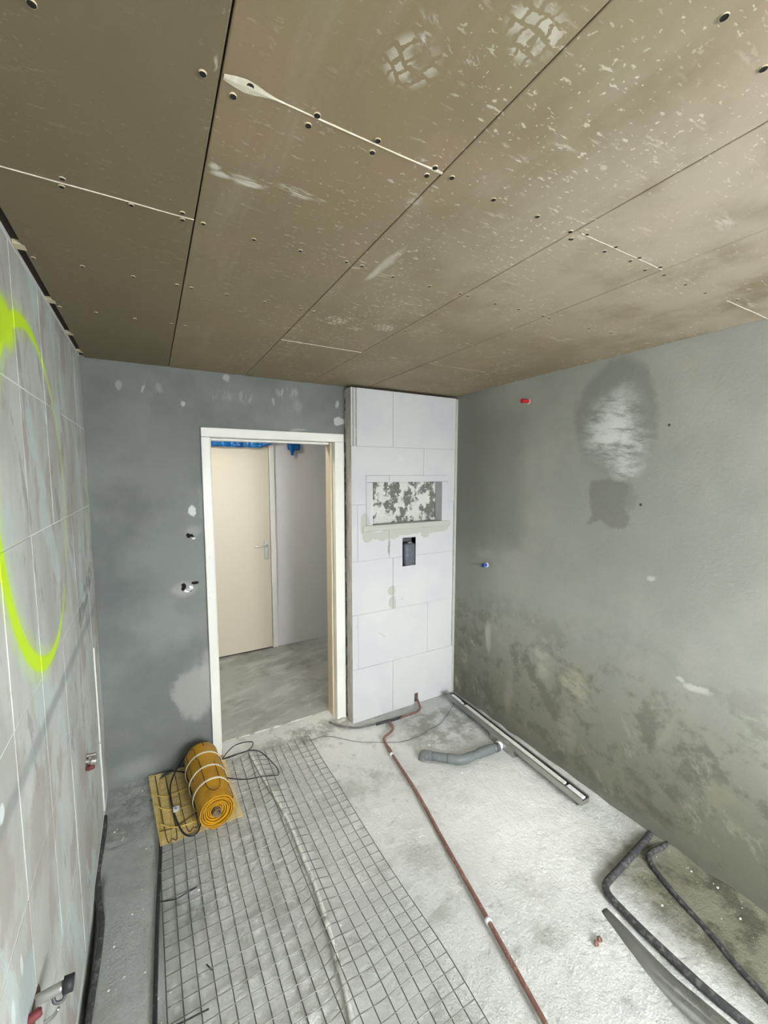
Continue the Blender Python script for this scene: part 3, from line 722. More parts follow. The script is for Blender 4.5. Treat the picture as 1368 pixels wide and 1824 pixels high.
# ragged mortar joint between boxing and right wall
bm = bmesh.new(); rows = []
for k in range(90):
    z = .002+2.375*k/89; w = .012+.012*abs(mnoise.noise(Vector((z*6, 3, 1))))+.004*mnoise.noise(Vector((z*33, 0, 1)))
    rows.append([bm.verts.new(p) for p in ((XR-.0005, DC-.010, z), (XR-w, DC-.0025, z), (XR-w, DC+.004, z), (XR-.0005, DC+.004, z))])
for a, b in zip(rows, rows[1:]):
    for t in range(4): bm.faces.new((a[t], a[(t+1)%4], b[(t+1)%4], b[t]))
bm.faces.new(rows[0]); bm.faces.new(rows[-1][::-1])
fin('mortar_joint', bm, M_mortar_l, boxing)

# dark pipe connector stuck in the opening of the boxing
con = empty('drain_connector', ((EX0+EX1)/2, DC+.03, EZ0), 'dark grey pipe connector in the slot below the niche of the block wall', 'pipe connector')
box('back_plate', (EX0+.001, DC+.055, EZ0+.001), (EX1-.001, DC+.062, EZ1-.001), M_pvcd, con)
bm = bmesh.new(); rows = []
cx = (EX0+EX1)/2+.008
for (z, rx, ry) in ((1.117,.030,.020),(1.120,.044,.028),(1.130,.048,.032),(1.20,.050,.034),(1.272,.050,.034),(1.279,.046,.031),(1.284,.040,.024)):
    sh = (z-1.12)*-.03
    rows.append([bm.verts.new((cx+sh+rx*(abs(math.cos(t))**.6)*math.copysign(1, math.cos(t)), DC+.018+ry*(abs(math.sin(t))**.7)*math.copysign(1, math.sin(t)), z)) for t in [2*PI*k/28 for k in range(28)]])
for a, b in zip(rows, rows[1:]):
    for t in range(28): bm.faces.new((a[t], a[(t+1)%28], b[(t+1)%28], b[t]))
bm.faces.new(rows[0][::-1]); bm.faces.new(rows[-1])
fin('connector_body', bm, simple('slate_plastic', lin((88,93,102)), .5, dusty=.35, dust=lin((128,130,132))), con, smooth=True)
tube('pipe_stub', [(EX0+.012, DC+.032, 1.308), (EX0+.05, DC+.03, 1.305), (EX0+.085, DC+.034, 1.296)], .015, M_pvcd, con, seg=14)
bm = bmesh.new(); add_box(bm, (cx-.018, DC-.004, 1.285), (cx+.014, DC+.012, 1.2915)); fin('plaster_clot', bm, M_mortar_l, con, bevel=.002)

# ------------------------------------------------------------------ doorway frame and hallway
dr = bmesh.new()
def jamb(name, a, b, m=M_frame, p=None): return box(name, a, b, m, p, bevel=.003)
bm = bmesh.new(); add_box(bm, (.272, YB-.016, 2.020), (1.188, YB+.12, 2.076)); door2 = struct(fin('door_2', bm, M_frame, bevel=.004)); dr.free()
jamb('jamb', (.272, YB-.018, .006), (.322, YB+.12, 2.019), M_frame, door2)
jamb('jamb', (1.118, YB-.018, .006), (1.187, YB+.12, 2.019), M_frame, door2)
jamb('door_stop', (1.103, YB+.03, .010), (1.118, YB+.12, 2.019), M_reveal, door2)
jamb('door_stop', (.322, YB+.05, .010), (.334, YB+.12, 2.019), M_frame, door2)
jamb('door_stop', (.334, YB+.05, 2.006), (1.103, YB+.12, 2.019), M_frame, door2)
# hinge plates on the right jamb edge
for z in (1.90, 1.15, .35): box('hinge', (1.1872, YB-.012, z-.05), (1.1935, YB-.004, z+.05), M_steel, door2, bevel=.001)
# plaster clump at the foot of the right jamb
bm = bmesh.new()
for k in range(7):
    q = bmesh.ops.create_icosphere(bm, subdivisions=2, radius=random.uniform(.012,.022))['verts']; ox, oy = 1.155+random.uniform(-.04,.03), YB-.035+random.uniform(-.01,.012)
    for v in q: v.co = Vector((v.co.x*1.2+ox, v.co.y+oy, abs(v.co.z)*.8))*1 + Vector((0,0,.002+.004*mnoise.noise(v.co*60)))
tag(fin('mortar_clump', bm, M_mortar_l, floor), kind='stuff')
# hallway shell
struct(box('wall_hallway', (1.085, YH, -.12), (3.3, YH+.12, 2.62), M_white))
struct(box('wall_hallway', (-.8, YH, -.12), (.10, YH+.12, 2.62), M_white))
struct(box('wall_hallway', (.10, YH+.065, -.12), (1.085, YH+.12, 2.13), M_void))  # dark backing added behind the door to keep light out of its gap
struct(box('wall_hallway', (.10, YH, 2.13), (1.085, YH+.12, 2.62), M_white))
struct(box('wall_hallway_left', (-.92, YB+.105, -.12), (-.80, YH+.12, 2.62), M_white))
struct(box('wall_hallway_right', (3.3, YB+.105, -.12), (3.42, YH+.12, 2.62), M_white))
struct(box('wall_hallway_near', (XR+T, YB-.02, -.12), (3.42, YB+.105, 2.62), M_white))
struct(box('wall_hallway_near', (-.92, YB-.02, -.12), (XL-T, YB+.105, 2.62), M_white))
struct(box('ceiling_hallway', (-.92, YB+.106, 2.50), (3.42, YH+.12, 2.62), M_white))
d1 = struct(box('door_1', (.16, YH-.022, .030), (1.028, YH+.018, 2.070), M_door, bevel=.002))
bm = bmesh.new()
add_box(bm, (1.032, YH-.03, .014), (1.084, YH+.06, 2.13)); add_box(bm, (.101, YH-.03, .014), (.155, YH+.06, 2.13)); add_box(bm, (.155, YH-.03, 2.074), (1.032, YH+.06, 2.13))
fin('door_frame', bm, M_frame, d1, bevel=.003)
hp = box('handle_plate', (.965, YH-.030, .950), (1.006, YH-.0222, 1.145), M_steel, d1, bevel=.003)
tube('lever', [(.985, YH-.030, 1.085), (.985, YH-.062, 1.085), (.975, YH-.070, 1.085), (.90, YH-.070, 1.088), (.868, YH-.066, 1.084)], .0085, M_steel, hp, seg=10, sm=5)
lathe('handle_rose', [(.014,0),(.014,.010),(.010,.014)], M_steel, hp, (.985, YH-.030, 1.085), (0,-1,0), 16)
# blue foil hung over the hallway door
bm = bmesh.new(); n, mm = 110, 14; rows = []
for k in range(n+1):
    x = .05+(1.345-.05)*k/n
    if x < .96: lo = 2.052+.006*mnoise.noise(Vector((x*14,0,0)))
    elif x < 1.215: lo = 2.058+(x-.96)/.255*.085
    else:
        lo = 2.035+.012*mnoise.noise(Vector((x*60,0,0)))
        if 1.245 < x < 1.275: lo = 1.985
        if x > 1.335: lo = 2.06
    top = 2.34; col = []
    for j in range(mm+1):
        z = lo+(top-lo)*j/mm
        y = YH-.055+.020*mnoise.noise(Vector((x*9, z*14, 2)))+.010*mnoise.noise(Vector((x*26, z*30, 5)))
        col.append(bm.verts.new((x, y, z)))
    rows.append(col)
for k in range(n):
    for j in range(mm): bm.faces.new((rows[k][j], rows[k+1][j], rows[k+1][j+1], rows[k][j+1]))
foil = fin('plastic_sheet', bm, M_foil, smooth=True)
sm_ = foil.modifiers.new('thick', 'SOLIDIFY'); sm_.thickness = .001
tag(foil, 'crumpled shiny blue plastic sheet hanging over the top of the cream hallway door', 'plastic sheet')

# ------------------------------------------------------------------ sockets chiselled in the back wall
def chisel(name, pts, label):
    th = empty(name, (pts[0][0], YB, pts[0][1]), label, 'socket hole')
    return th
def ragged(parent, name, cxz, r, mat, ky=1., y=YB-.0035, seed=0, n=13, depth=.006):
    bm = bmesh.new(); rnd = random.Random(seed); a = []; b = []
    for k in range(n):
        t = 2*PI*k/n; rr = r*rnd.uniform(.6, 1.15)
        a.append(bm.verts.new((cxz[0]+rr*math.cos(t), y, cxz[1]+rr*ky*math.sin(t)))); b.append(bm.verts.new((cxz[0]+rr*1.15*math.cos(t), y+depth, cxz[1]+rr*1.15*ky*math.sin(t))))
    bm.faces.new(a)
    for k in range(n): bm.faces.new((a[k], a[(k+1)%n], b[(k+1)%n], b[k]))
    bm.faces.new(b[::-1])
    return fin(name, bm, mat, parent)
p = at(1, YB, 337, 954); q = at(1, YB, 346, 956)
s1 = empty('socket_hole', (p.x, YB-.004, p.z), 'single ragged black wiring hole in the dark plaster, upper one left of the doorway', 'wiring hole', None)
ragged(s1, 'hole', (p.x, p.z), .017, simple('hole_black', (.006,.005,.005), .9), .85, seed=2)
ragged(s1, 'hole', (q.x-.008, q.z+.004), .011, bpy.data.materials['hole_black'], .45, seed=9)
ragged(s1, 'plaster_chip', (q.x-.002, q.z-.010), .011, M_label, .6, y=YB-.0045, seed=4)
p = at(1, YB, 327, 1046); q = at(1, YB, 347, 1038); r_ = at(1, YB, 334, 1052)
s2 = empty('socket_hole', (p.x, YB-.004, p.z), 'pair of ragged black wiring holes joined by white filler, lower ones left of the doorway', 'wiring hole')
ragged(s2, 'hole', (p.x, p.z), .014, bpy.data.materials['hole_black'], 1.5, seed=5)
ragged(s2, 'hole', (q.x, q.z), .019, bpy.data.materials['hole_black'], .55, seed=6)
ragged(s2, 'plaster_chip', (r_.x, r_.z), .020, M_label, .55, y=YB-.0042, seed=8)
ragged(s2, 'plaster_chip', (r_.x+.02, r_.z+.018), .011, M_label, 1.1, y=YB-.0046, seed=10)
tube('cut_wire', [(r_.x-.004, YB-.006, r_.z+.008), (r_.x+.010, YB-.011, r_.z), (r_.x+.022, YB-.007, r_.z-.006)], .0018, M_black, s2, seg=6)

# ------------------------------------------------------------------ plugs on the right wall
def plug(px, py, L, r, mat, name, label, collar):
    p = at(0, XR, px, py)
    th = empty(name, (XR-.001, p.y, p.z), label, 'pipe plug')
    lathe('plug_body', [(r*1.05, -.001), (r, .004), (r*.93, L-.012), (r*1.10, L-.011), (r*1.12, L), (r*.78, L), (r*.70, L-.02), (0, L-.021)], mat, th, (XR, p.y, p.z), (-1, 0, -.02), 20)
    lathe('collar', [(r*1.5, -.001), (r*1.42, .003), (r*1.02, .005)], collar, th, (XR, p.y, p.z), (-1, 0, 0), 18)
plug(941, 715, .056, .0125, M_red, 'red_plug', 'bright red plastic pipe plug sticking out high on the right plaster wall', M_mortar_l)
plug(867, 1006, .040, .0125, M_blue, 'blue_plug', 'small dark blue pipe plug sticking out of the right wall near the corner', M_label)

# ------------------------------------------------------------------ fittings in the left wall
def fitting(name, label, y, z, s, near):
    th = empty(name, (XL, y, z), label, 'pipe fitting')
    bm = bmesh.new(); n = 12; a = []; b = []; rnd = random.Random(int(y*100))
    for k in range(n):
        t = 2*PI*k/n; rr = rnd.uniform(.8, 1.15)
        a.append(bm.verts.new((XL+.0030, y+.075*s*rr*math.cos(t), z+.030*s*rr*math.sin(t)))); b.append(bm.verts.new((XL-.0005, y+.085*s*rr*math.cos(t), z+.036*s*rr*math.sin(t))))
    bm.faces.new(a); bm.faces.new(b[::-1])
    for k in range(n): bm.faces.new((a[k], a[(k+1)%n], b[(k+1)%n], b[k]))
    fin('wall_recess', bm, simple(name+'_recess', lin((92,78,66)), .9), th)
    return th
f1 = fitting('pipe_fitting', 'pair of short pale pipe ends above a red cap, low in the left wall', 2.04, .585, .55, False)
w1 = at(0, XL, 153, 1347); w2 = at(0, XL, 152, 1357)
t1 = at(1, w1.y, 171, 1343); t2 = at(1, w2.y, 172, 1354)
tube('pipe_end', [w1, w1.lerp(t1, .5), t1], .0075, M_brass, f1, seg=12)
tube('pipe_end', [w2, w2.lerp(t2, .5), t2], lambda t: .008+.007*(t > .45), M_brass, f1, seg=14)
w3 = at(0, XL, 155, 1369); 
lathe('cap', [(.010,-.001),(.012,.002),(.012,.022),(.009,.027),(0,.027)], M_redbrush, f1, w3, (1, .1, .1), 14)
f2 = fitting('wall_valve', 'pale pipe stub with a black end cap, lowest fitting in the left wall', 1.12, .575, .7, True)
w1 = at(0, XL, 62, 1784); t1 = at(1, w1.y, 113, 1756); t2 = at(1, w1.y, 132, 1748)
tube('pipe_stub', [w1, w1.lerp(t1, .4), t1], .0115, M_brass, f2, seg=16)
tube('end_cap', [t1, t1.lerp(t2, .5), t2], .0175, M_black, f2, seg=6, sm=0)
c0 = w1.lerp(t1, .62)-Vector((0,0,.010))
tube('bracket_hook', [c0, c0+Vector((.004,-.006,-.014)), c0+Vector((.018,-.006,-.018)), c0+Vector((.026,.002,-.006))], .004, M_pvcd, f2, seg=8)
w4 = at(0, XL, 50, 1818)
lathe('cap', [(.008,-.001),(.010,.002),(.009,.020),(.007,.024),(0,.024)], M_redbrush, f2, w4, (1, .25, .05), 16)
w5 = at(0, XL, 78, 1822)
tube('wire_clip', [w5, w5+Vector((.02,0,.006)), w5+Vector((.03,0,.02))], .004, M_steel, f2, seg=8)

# ------------------------------------------------------------------ reinforcing mesh on the floor
CONPX = [(445,1339),(468,1383),(500,1435),(517,1467),(537,1518),(560,1573),(575,1619),(592,1676),(598,1700),(612,1747),(627,1815)]
conpts = [floor_at(px, py, .016) for px, py in CONPX]
conpts.append(conpts[-1]*2-conpts[-3]+Vector((0,0,0)))
for _ in range(2): conpts.append(conpts[-1]*2-conpts[-2])
def conx(y):
    for a, b in zip(conpts, conpts[1:]):
        if b.y <= y <= a.y: return a.x+(b.x-a.x)*(a.y-y)/(a.y-b.y+1e-9)
    return conpts[0].x if y > conpts[0].y else conpts[-1].x
MX0, MX1, MY0, MY1 = -.030, .872, .42, 2.585
def mz(x, y):
    d = x-conx(y); near = max(0, min(1, (2.5-y)/1.2))
    z = .008+.0225*math.exp(-(d/.045)**2)
    if d > 0: z += near*.024*(1-math.exp(-(d/.12)**2))*(1+.5*math.sin(y*7))
    z += .004*mnoise.noise(Vector((x*3.5, y*3.5, 0)))+.001
    return z + max(0, fz(x, y))*.6
meshth = empty('wire_mesh', ((MX0+MX1)/2, 1.5, .004), 'large welded steel wire mesh lying on the concrete floor below the doorway', 'wire mesh')
nxw = 18; nyw = int((MY1-MY0)/.05)
def bow(y): return .006*math.sin(y*2.3)
skew = .0
for i in range(nxw+1):
    x = MX0+(MX1-MX0)*i/nxw
    pts = []
    for k in range(61):
        y = MY0+(MY1-MY0)*k/60; xx = x+bow(y)+.003*mnoise.noise(Vector((x*9, y*2, 7)))
        pts.append((xx, y, mz(xx, y)))
    tube('wire', pts, .0020, M_wire, meshth, seg=6, sm=0)
for j in range(nyw+1):
    y = MY0+(MY1-MY0)*j/nyw; pts = []
    for k in range(73):
        x = MX0+(MX1-MX0)*k/72; yy = y+.003*mnoise.noise(Vector((x*2, y*9, 3)))+.010*math.exp(-((x-conx(y)-.05)/.06)**2)*max(0, min(1, (2.3-y)))
        pts.append((x+bow(y), yy, mz(x, yy)+.0030))
    tube('wire', pts, .0017, M_wireT, meshth, seg=6, sm=0)
# conduit under the mesh
con2 = empty('conduit', conpts[3], 'pale grey flexible conduit running under the wire mesh', 'conduit')
tube('conduit_pipe', [(p.x, p.y, .0125+max(0, fz(p.x,p.y))*.5) for p in conpts[:-1]], lambda t: .0088+.0006*math.sin(t*420), M_conduit, con2, seg=12, sm=22)
for k in (2, 6, 8):
    a = conpts[k]; b = conpts[k+1]
    tube('fixing_collar', [a.lerp(b,.3)-Vector((0,0,.003)), a.lerp(b,.6)-Vector((0,0,.003))], .0105, M_conduit, con2, seg=12, sm=0)

# ------------------------------------------------------------------ cables on the left
cab = empty('supply_cable', floor_at(281, 1600), 'thick black cable running straight along the left edge of the wire mesh', 'cable')
pts = [floor_at(px, py, .011) for px, py in ((276,1822),(277,1760),(279,1690),(281,1620),(284,1560),(286,1510),(285,1450),(284,1400))]
d = (pts[0]-pts[1]); ext = [pts[0]+d*3, pts[0]+d*1.5]
tube('cable', ext+pts+[floor_at(291,1383,.02), floor_at(305,1374,.03)], .0075, M_black, cab, seg=12)
tube('branch_lead', [floor_at(285,1606,.012), floor_at(300,1604,.016), floor_at(316,1600,.018), floor_at(333,1590,.018), floor_at(351,1580,.014)], .0026, M_black, cab, seg=8)
tube('branch_lead', [floor_at(280,1836,.012), floor_at(318,1824,.018), floor_at(350,1808,.020), floor_at(372,1797,.014)], .0026, M_black, cab, seg=8)
cl = tag(tube('cable_offcut', [floor_at(368,1718,.010), floor_at(372,1722,.012), floor_at(377,1728,.008)], .0026, M_black, seg=8), 'tiny black cable offcut lying inside the wire mesh near its left side', 'cable offcut')
pts = [floor_at(px, py, .004) for px, py in ((187,1455),(186,1480),(180,1520),(174,1560),(176,1600),(181,1640),(177,1690),(168,1750),(158,1815),(152,1860))]
wc = tag(tube('wall_cable', pts, .0105, M_blackdusty, seg=12), 'dusty dark cable lying along the foot of the left wall', 'cable')

# ------------------------------------------------------------------ yellow heating mat
hm = empty('heating_mat', (.16, 2.36, .004), 'bright yellow electric floor heating mat, rolled up and tied with white straps', 'heating mat')
NC = Vector((.220, 2.105, .098)); FC = Vector((.190, 2.570, .106))
ax = (FC-NC).normalized(); sidev = ax.cross(Vector((0,0,1))).normalized(); upv = sidev.cross(ax)
Lr = (FC-NC).length
turns = 6.6; r0s, r1s = .024, .089
bm = bmesh.new(); uvl = bm.loops.layers.uv.new('UVMap'); NS = int(turns*40); prev = None; arc = 0
def spt(t, r, h): 
    a = -t*2*PI*turns+PI*.55
    r *= 1+.10*h/Lr
    return NC+ax*h+sidev*(r*math.cos(a))+upv*(r*math.sin(a))
pr = None
for k in range(NS+1):
    t = k/NS; rr = r0s+(r1s-r0s)*t; th_ = .0060
    tel = .010*mnoise.noise(Vector((t*7, 0, 0)))-.012*(1-t)+.002*mnoise.noise(Vector((t*90, 0, 0)))
    h0, h1 = -tel if t < .9 else -tel*(1-t)*10, Lr
    ring = [bm.verts.new(spt(t, rr, h0)), bm.verts.new(spt(t, rr-th_, h0)), bm.verts.new(spt(t, rr-th_, h1)), bm.verts.new(spt(t, rr, h1))]
    if pr:
        ds = rr*2*PI*turns/NS; uv0, uv1 = arc, arc+ds; arc = uv1
        for q in range(4):
            f = bm.faces.new((pr[q], pr[(q+1)%4], ring[(q+1)%4], ring[q]))
            ho_ = [0, .004, Lr, Lr+.004] if q != 3 else [Lr]*4
            hv = {0:(0,.006), 1:(.0,Lr), 2:(Lr,Lr+.006), 3:(Lr,0)}[q]
            for lp, (u, v) in zip(f.loops, ((uv0, hv[0]), (uv0, hv[1]), (uv1, hv[1]), (uv1, hv[0]))): lp[uvl].uv = (u, v)
    pr = ring
me = bpy.data.meshes.new('roll'); bmesh.ops.recalc_face_normals(bm, faces=bm.faces); bm.to_mesh(me); bm.free()
roll = link('roll', me, M_net, hm)
lathe('core_tube', [(.0215,-.012),(.0215,Lr-.01),(.017,Lr-.01),(.017,-.012),(.0215,-.012)], M_core, roll, NC, ax, 24)
# heating cable loops showing through the outer layer
def on_roll(a, h, dr=.0012):
    rr = r1s*(1+.10*h/Lr)+dr
    return NC+ax*h+sidev*(rr*math.cos(a))+upv*(rr*math.sin(a))
bm = bmesh.new()
def cab_on(path): add_tube(bm, [on_roll(a, h) for a, h in path], .0020, 6, 4)
A0 = PI/2
arcp = lambda a0, a1, h0, bulge: [(a0+(a1-a0)*k/8, h0+bulge*math.sin(PI*k/8)) for k in range(9)]
cab_on([(A0+.33, .33)]+[(A0+.33, .25), (A0+.33, .12)]+arcp(A0+.33, A0-.45, .085, -.045)[1:-1]+[(A0-.45, .12), (A0-.45, .27)])
cab_on([(A0+.95, .20), (A0+.95, .34), (A0+.95,.42)]+arcp(A0+.95, A0+.42, .43, .02)[1:]+[(A0+.42, .33)])
cab_on([(A0-1.15, .38), (A0-1.15, .15)]+arcp(A0-1.15, A0-1.75, .09, -.05)[1:-1]+[(A0-1.75,.12),(A0-1.75,.3)])
cab_on([(A0-.15,.42),(A0-.15,.46),(A0-.5,.47)])
fin('heating_cable', bm, M_heat, roll, smooth=True)
for hh in (.125, .235, .355):
    bm = bmesh.new(); rings = []
    for k in range(49):
        a = 2*PI*k/48; rr = r1s+.002
        c = on_roll(a, hh+.004*math.sin(a), .0015); rad = (sidev*math.cos(a)+upv*math.sin(a))
        rings.append([bm.verts.new(c+ax*dx+rad*dr_) for dx, dr_ in ((-.0055,0),(-.0055,.0022),(.0055,.0022),(.0055,0))])
    for a_, b_ in zip(rings, rings[1:]):
        for q in range(4): bm.faces.new((a_[q], a_[(q+1)%4], b_[(q+1)%4], b_[q]))
    fin('strap', bm, M_tie, hm, smooth=False)
# flat end of the mat: fine net
bm = bmesh.new()
def flat(u, v):          # u across 0..1, v along 0..1
    a = Vector((-.085, 2.655, 0)).lerp(Vector((.33, 2.66, 0)), u); b = Vector((-.035, 2.118, 0)).lerp(Vector((.345, 2.105, 0)), u)
    p = b.lerp(a, v); p.z = .019+.0025*mnoise.noise(p*16)+(.012*math.exp(-(((p.x-.22)/.2)**2))*0)+.014*max(0, (v-.75)/.25)*max(0, (.25-u)/.25)
    p.y += .006*mnoise.noise(Vector((u*9, 0, 0)))*(v < .05)
    return p
def strand(P, w):
    prev = None
    for i, p in enumerate(P):
        d = (P[min(i+1, len(P)-1)]-P[max(i-1, 0)]); d.z = 0; d.normalize(); s_ = Vector((-d.y, d.x, 0))*w
        cur = [bm.verts.new(p-s_), bm.verts.new(p+s_), bm.verts.new(p+Vector((0,0,.0012)))]
        if prev:
            bm.faces.new((prev[0], cur[0], cur[2], prev[2])); bm.faces.new((prev[2], cur[2], cur[1], prev[1])); bm.faces.new((prev[1], cur[1], cur[0], prev[0]))
        prev = cur
for i in range(85): strand([flat(i/84, k/16) for k in range(17)], .0006)
for j in range(115): strand([flat(k/12, j/114) for k in range(13)], .0006)
nt_ = tag(fin('net', bm, M_thread, hm), kind='stuff')
bm = bmesh.new()
zz = lambda u, v, dz=.003: flat(u, v)+Vector((0,0,dz))
for uv_ in ([(.08,.97),(.08,.08),(.14,.04),(.20,.08),(.20,.97)], [(.32,.95),(.32,.12),(.40,.08),(.46,.14),(.46,.9)], [(.02,.17),(.2,.16),(.42,.23),(.6,.25)]):
    add_tube(bm, [zz(*q) for q in uv_], .0020, 6, 6)
fin('heating_cable', bm, M_heat, hm, smooth=True)
for pxs in (((270,1414),(284,1418),(302,1418),(318,1411),(334,1404)), ((277,1433),(290,1441),(312,1442),(340,1434)), ((284,1467),(302,1473),(322,1472),(352,1461))):
    P = [floor_at(px, py, .030) for px, py in pxs]; tube('strap_tail', P, .0038, M_ribbon, hm, seg=8, flat=.45)
# cold lead of the mat: coils behind and beside the roll
lead = [floor_at(px, py, z) for px, py, z in ((357,1468,.03),(352,1482,.028),(340,1489,.028),(326,1483,.03),(315,1462,.03),(308,1440,.032),(303,1412,.035),(305,1392,.045),(312,1375,.06),(321,1360,.08),(328,1350,.08),(332,1342,.06))]
ld = tube('cold_lead', lead, .0042, M_black, hm, seg=10)
lead2 = [floor_at(px, py, z) for px, py, z in ((284,1389,.02),(292,1380,.03),(305,1374,.04),(318,1374,.045),(330,1376,.05))]
tube('cold_lead', lead2, .0042, M_black, hm, seg=10)
tg = floor_at(314, 1440, .040); bm = bmesh.new(); add_box(bm, (tg.x-.015, tg.y-.018, .036), (tg.x+.015, tg.y+.018, .040))
cg = fin('cable_tag', bm, M_label, hm, bevel=.001)
bm = bmesh.new(); add_box(bm, (tg.x-.008, tg.y-.003, .0401), (tg.x+.004, tg.y+.001, .0406)); add_box(bm, (tg.x-.008, tg.y+.005, .0401), (tg.x+.001, tg.y+.009, .0406)); fin('tag_print', bm, M_black, cg)
loop = [floor_at(px, py, z) for px, py, z in ((396,1353,.03),(404,1341,.04),(418,1328,.05),(436,1322,.06),(450,1322,.055),(448,1331,.04),(437,1339,.03),(420,1344,.02),(402,1350,.02),(392,1354,.03))]
lc = empty('lead_loop', loop[5], 'loop of thin black cable beside the yellow roll, over the mesh corner', 'cable')
tube('cable', loop, .0032, M_black, lc, seg=8)
loop2 = [floor_at(px, py, z) for px, py, z in ((392,1354,.03),(412,1348,.025),(432,1340,.035),(452,1336,.035),(466,1341,.035),(482,1355,.03),(494,1369,.025),(496,1379,.022),(488,1381,.022),(466,1383,.022),(440,1388,.022),(414,1387,.026),(400,1384,.035))]
tube('cable', loop2, .0032, M_black, lc, seg=8)

# ------------------------------------------------------------------ copper water pipes
cp = empty('copper_pipe', floor_at(743, 1412), 'long straight brown copper pipe running across the bare floor towards the viewer', 'pipe')
P0 = [floor_at(690,1283,.020), floor_at(697,1290,.022), floor_at(700,1297,.020), floor_at(696,1304,.018), floor_at(686,1312,.016), floor_at(684,1318,.015), floor_at(689,1328,.015), floor_at(697,1341,.015)]
tube('pipe_bend', P0, .0085, M_copper, cp, seg=14)
e1, e2 = floor_at(697,1341,.015), floor_at(972,1824,.016)
mid = [floor_at(743,1413,.016), floor_at(800,1516,.016), floor_at(870,1640,.016)]
far = e2+(e2-mid[-1])*1.0
tube('pipe_run', [e1]+mid+[e2, far], .0088, M_copper, cp, seg=16)
for (px, py) in ((698,1344),(870,1640)):
    p_ = floor_at(px, py, .016); dd = (e2-e1).normalized()
    cl_ = tube('pipe_clip', [p_-dd*.008-Vector((0,0,.002)), p_+dd*.008-Vector((0,0,.002))], .0135, M_label, cp, seg=14, sm=0)
tube('solder_joint', [floor_at(692,1332,.015), floor_at(696,1339,.015)], .0112, M_copper, cp, seg=14, sm=0)
sp = empty('supply_pipe', floor_at(730, 1270), 'short bent copper pipe entering the foot of the white block wall through black sleeving', 'pipe')
w_ = at(1, DC, 741, 1246)
tube('pipe', [(w_.x-.004, DC-.004, .060), (w_.x, DC-.012, .050), floor_at(747,1256,.026), floor_at(748,1262,.022), floor_at(742,1268,.020), floor_at(728,1273,.020), floor_at(712,1279,.020)], .0085, M_copper, sp, seg=14)
tube('sleeve', [floor_at(716,1277,.020), floor_at(700,1282,.022), floor_at(684,1286,.020), floor_at(670,1290,.016)], .0105, M_black, sp, seg=12)
tube('grey_cable', [floor_at(676,1288,.016), floor_at(655,1293,.012), floor_at(635,1296,.010), floor_at(612,1294,.010), floor_at(596,1290,.008), floor_at(586,1286,.006)], .0065, M_greycable, sp, seg=10)
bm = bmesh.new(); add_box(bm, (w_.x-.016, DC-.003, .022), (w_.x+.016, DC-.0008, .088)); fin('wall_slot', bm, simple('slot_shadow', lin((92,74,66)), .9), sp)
# thin tie wire lying across the floor
tw = [floor_at(px, py, .004+max(0,0)) for px, py in ((552,1319),(566,1314),(578,1311),(592,1312),(612,1316),(640,1321),(670,1322),(700,1322),(718,1320),(740,1313),(752,1307),(768,1297),(784,1288),(796,1275),(803,1263),(807,1256))]
tw = [Vector((p.x, p.y, fz(p.x, p.y)+.004)) for p in tw]
tag(tube('tie_wire', tw, .0017, M_thin, seg=6), 'thin bent grey wire trailing across the floor from mesh to shower drain', 'wire')

# ------------------------------------------------------------------ shower channel and waste pipe
dc = empty('shower_drain', (1.965, 1.86, 0), 'long stainless steel linear shower drain standing along the right wall', 'shower drain')
F0 = Vector((1.972, 2.462, 0)); F1 = Vector((1.926, 1.262, 0)); dv = (F0-F1).normalized(); nv = Vector((-dv.y, dv.x, 0)); nv = nv if nv.x > 0 else -nv
Wd = .062; z0c, z1c = .037, .075
def cbox(bm, u0, u1, w0, w1, za, zb):
    c = [F1+dv*u+nv*w for u, w in ((u0,w0),(u1,w0),(u1,w1),(u0,w1))]
    v = [bm.verts.new((p.x, p.y, za)) for p in c]+[bm.verts.new((p.x, p.y, zb)) for p in c]
    for f in ((0,3,2,1),(4,5,6,7),(0,1,5,4),(1,2,6,5),(2,3,7,6),(3,0,4,7)): bm.faces.new([v[i] for i in f])
Ld = (F0-F1).length
bm = bmesh.new()
cbox(bm, 0, Ld, 0, .003, z0c, z1c); cbox(bm, 0, Ld, Wd-.003, Wd, z0c, z1c); cbox(bm, 0, Ld, .003, Wd-.003, z0c, z0c+.003)
cbox(bm, 0, .003, .003, Wd-.003, z0c, z1c-.012); cbox(bm, Ld-.003, Ld, .003, Wd-.003, z0c, z1c)
cbox(bm, 0, Ld, .003, .009, z1c-.003, z1c); cbox(bm, 0, Ld, Wd-.009, Wd-.003, z1c-.003, z1c)
chn = fin('channel', bm, M_drain, dc, bevel=.0008)
bm = bmesh.new(); cbox(bm, .13, Ld-.19, .013, Wd-.020, z1c-.016, z1c-.004); fin('grate', bm, simple('white_grate', lin((226,226,218)), .5, dusty=.25, dust=lin((190,190,182))), dc, bevel=.001)
bm = bmesh.new(); cbox(bm, .012, .115, .012, Wd-.014, z1c-.020, z1c-.008); fin('grate_end', bm, M_label, dc, bevel=.003)
bm = bmesh.new(); cbox(bm, Ld-.16, Ld-.02, .016, .034, z1c-.016, z1c-.006); cbox(bm, Ld-.12, Ld-.015, .026, .046, z1c-.018, z1c-.009); fin('packing_paper', bm, M_label, dc, bevel=.002)
bm = bmesh.new(); cbox(bm, .48, .70, -.014, Wd-.004, .002, z0c+.012); fin('trap_box', bm, M_drain, dc, bevel=.003)
for u in (.04, Ld-.05):
    bm = bmesh.new(); cbox(bm, u, u+.02, .026, .045, .0005, z0c-.0005); fin('foot', bm, M_pvcd, dc, bevel=.001)
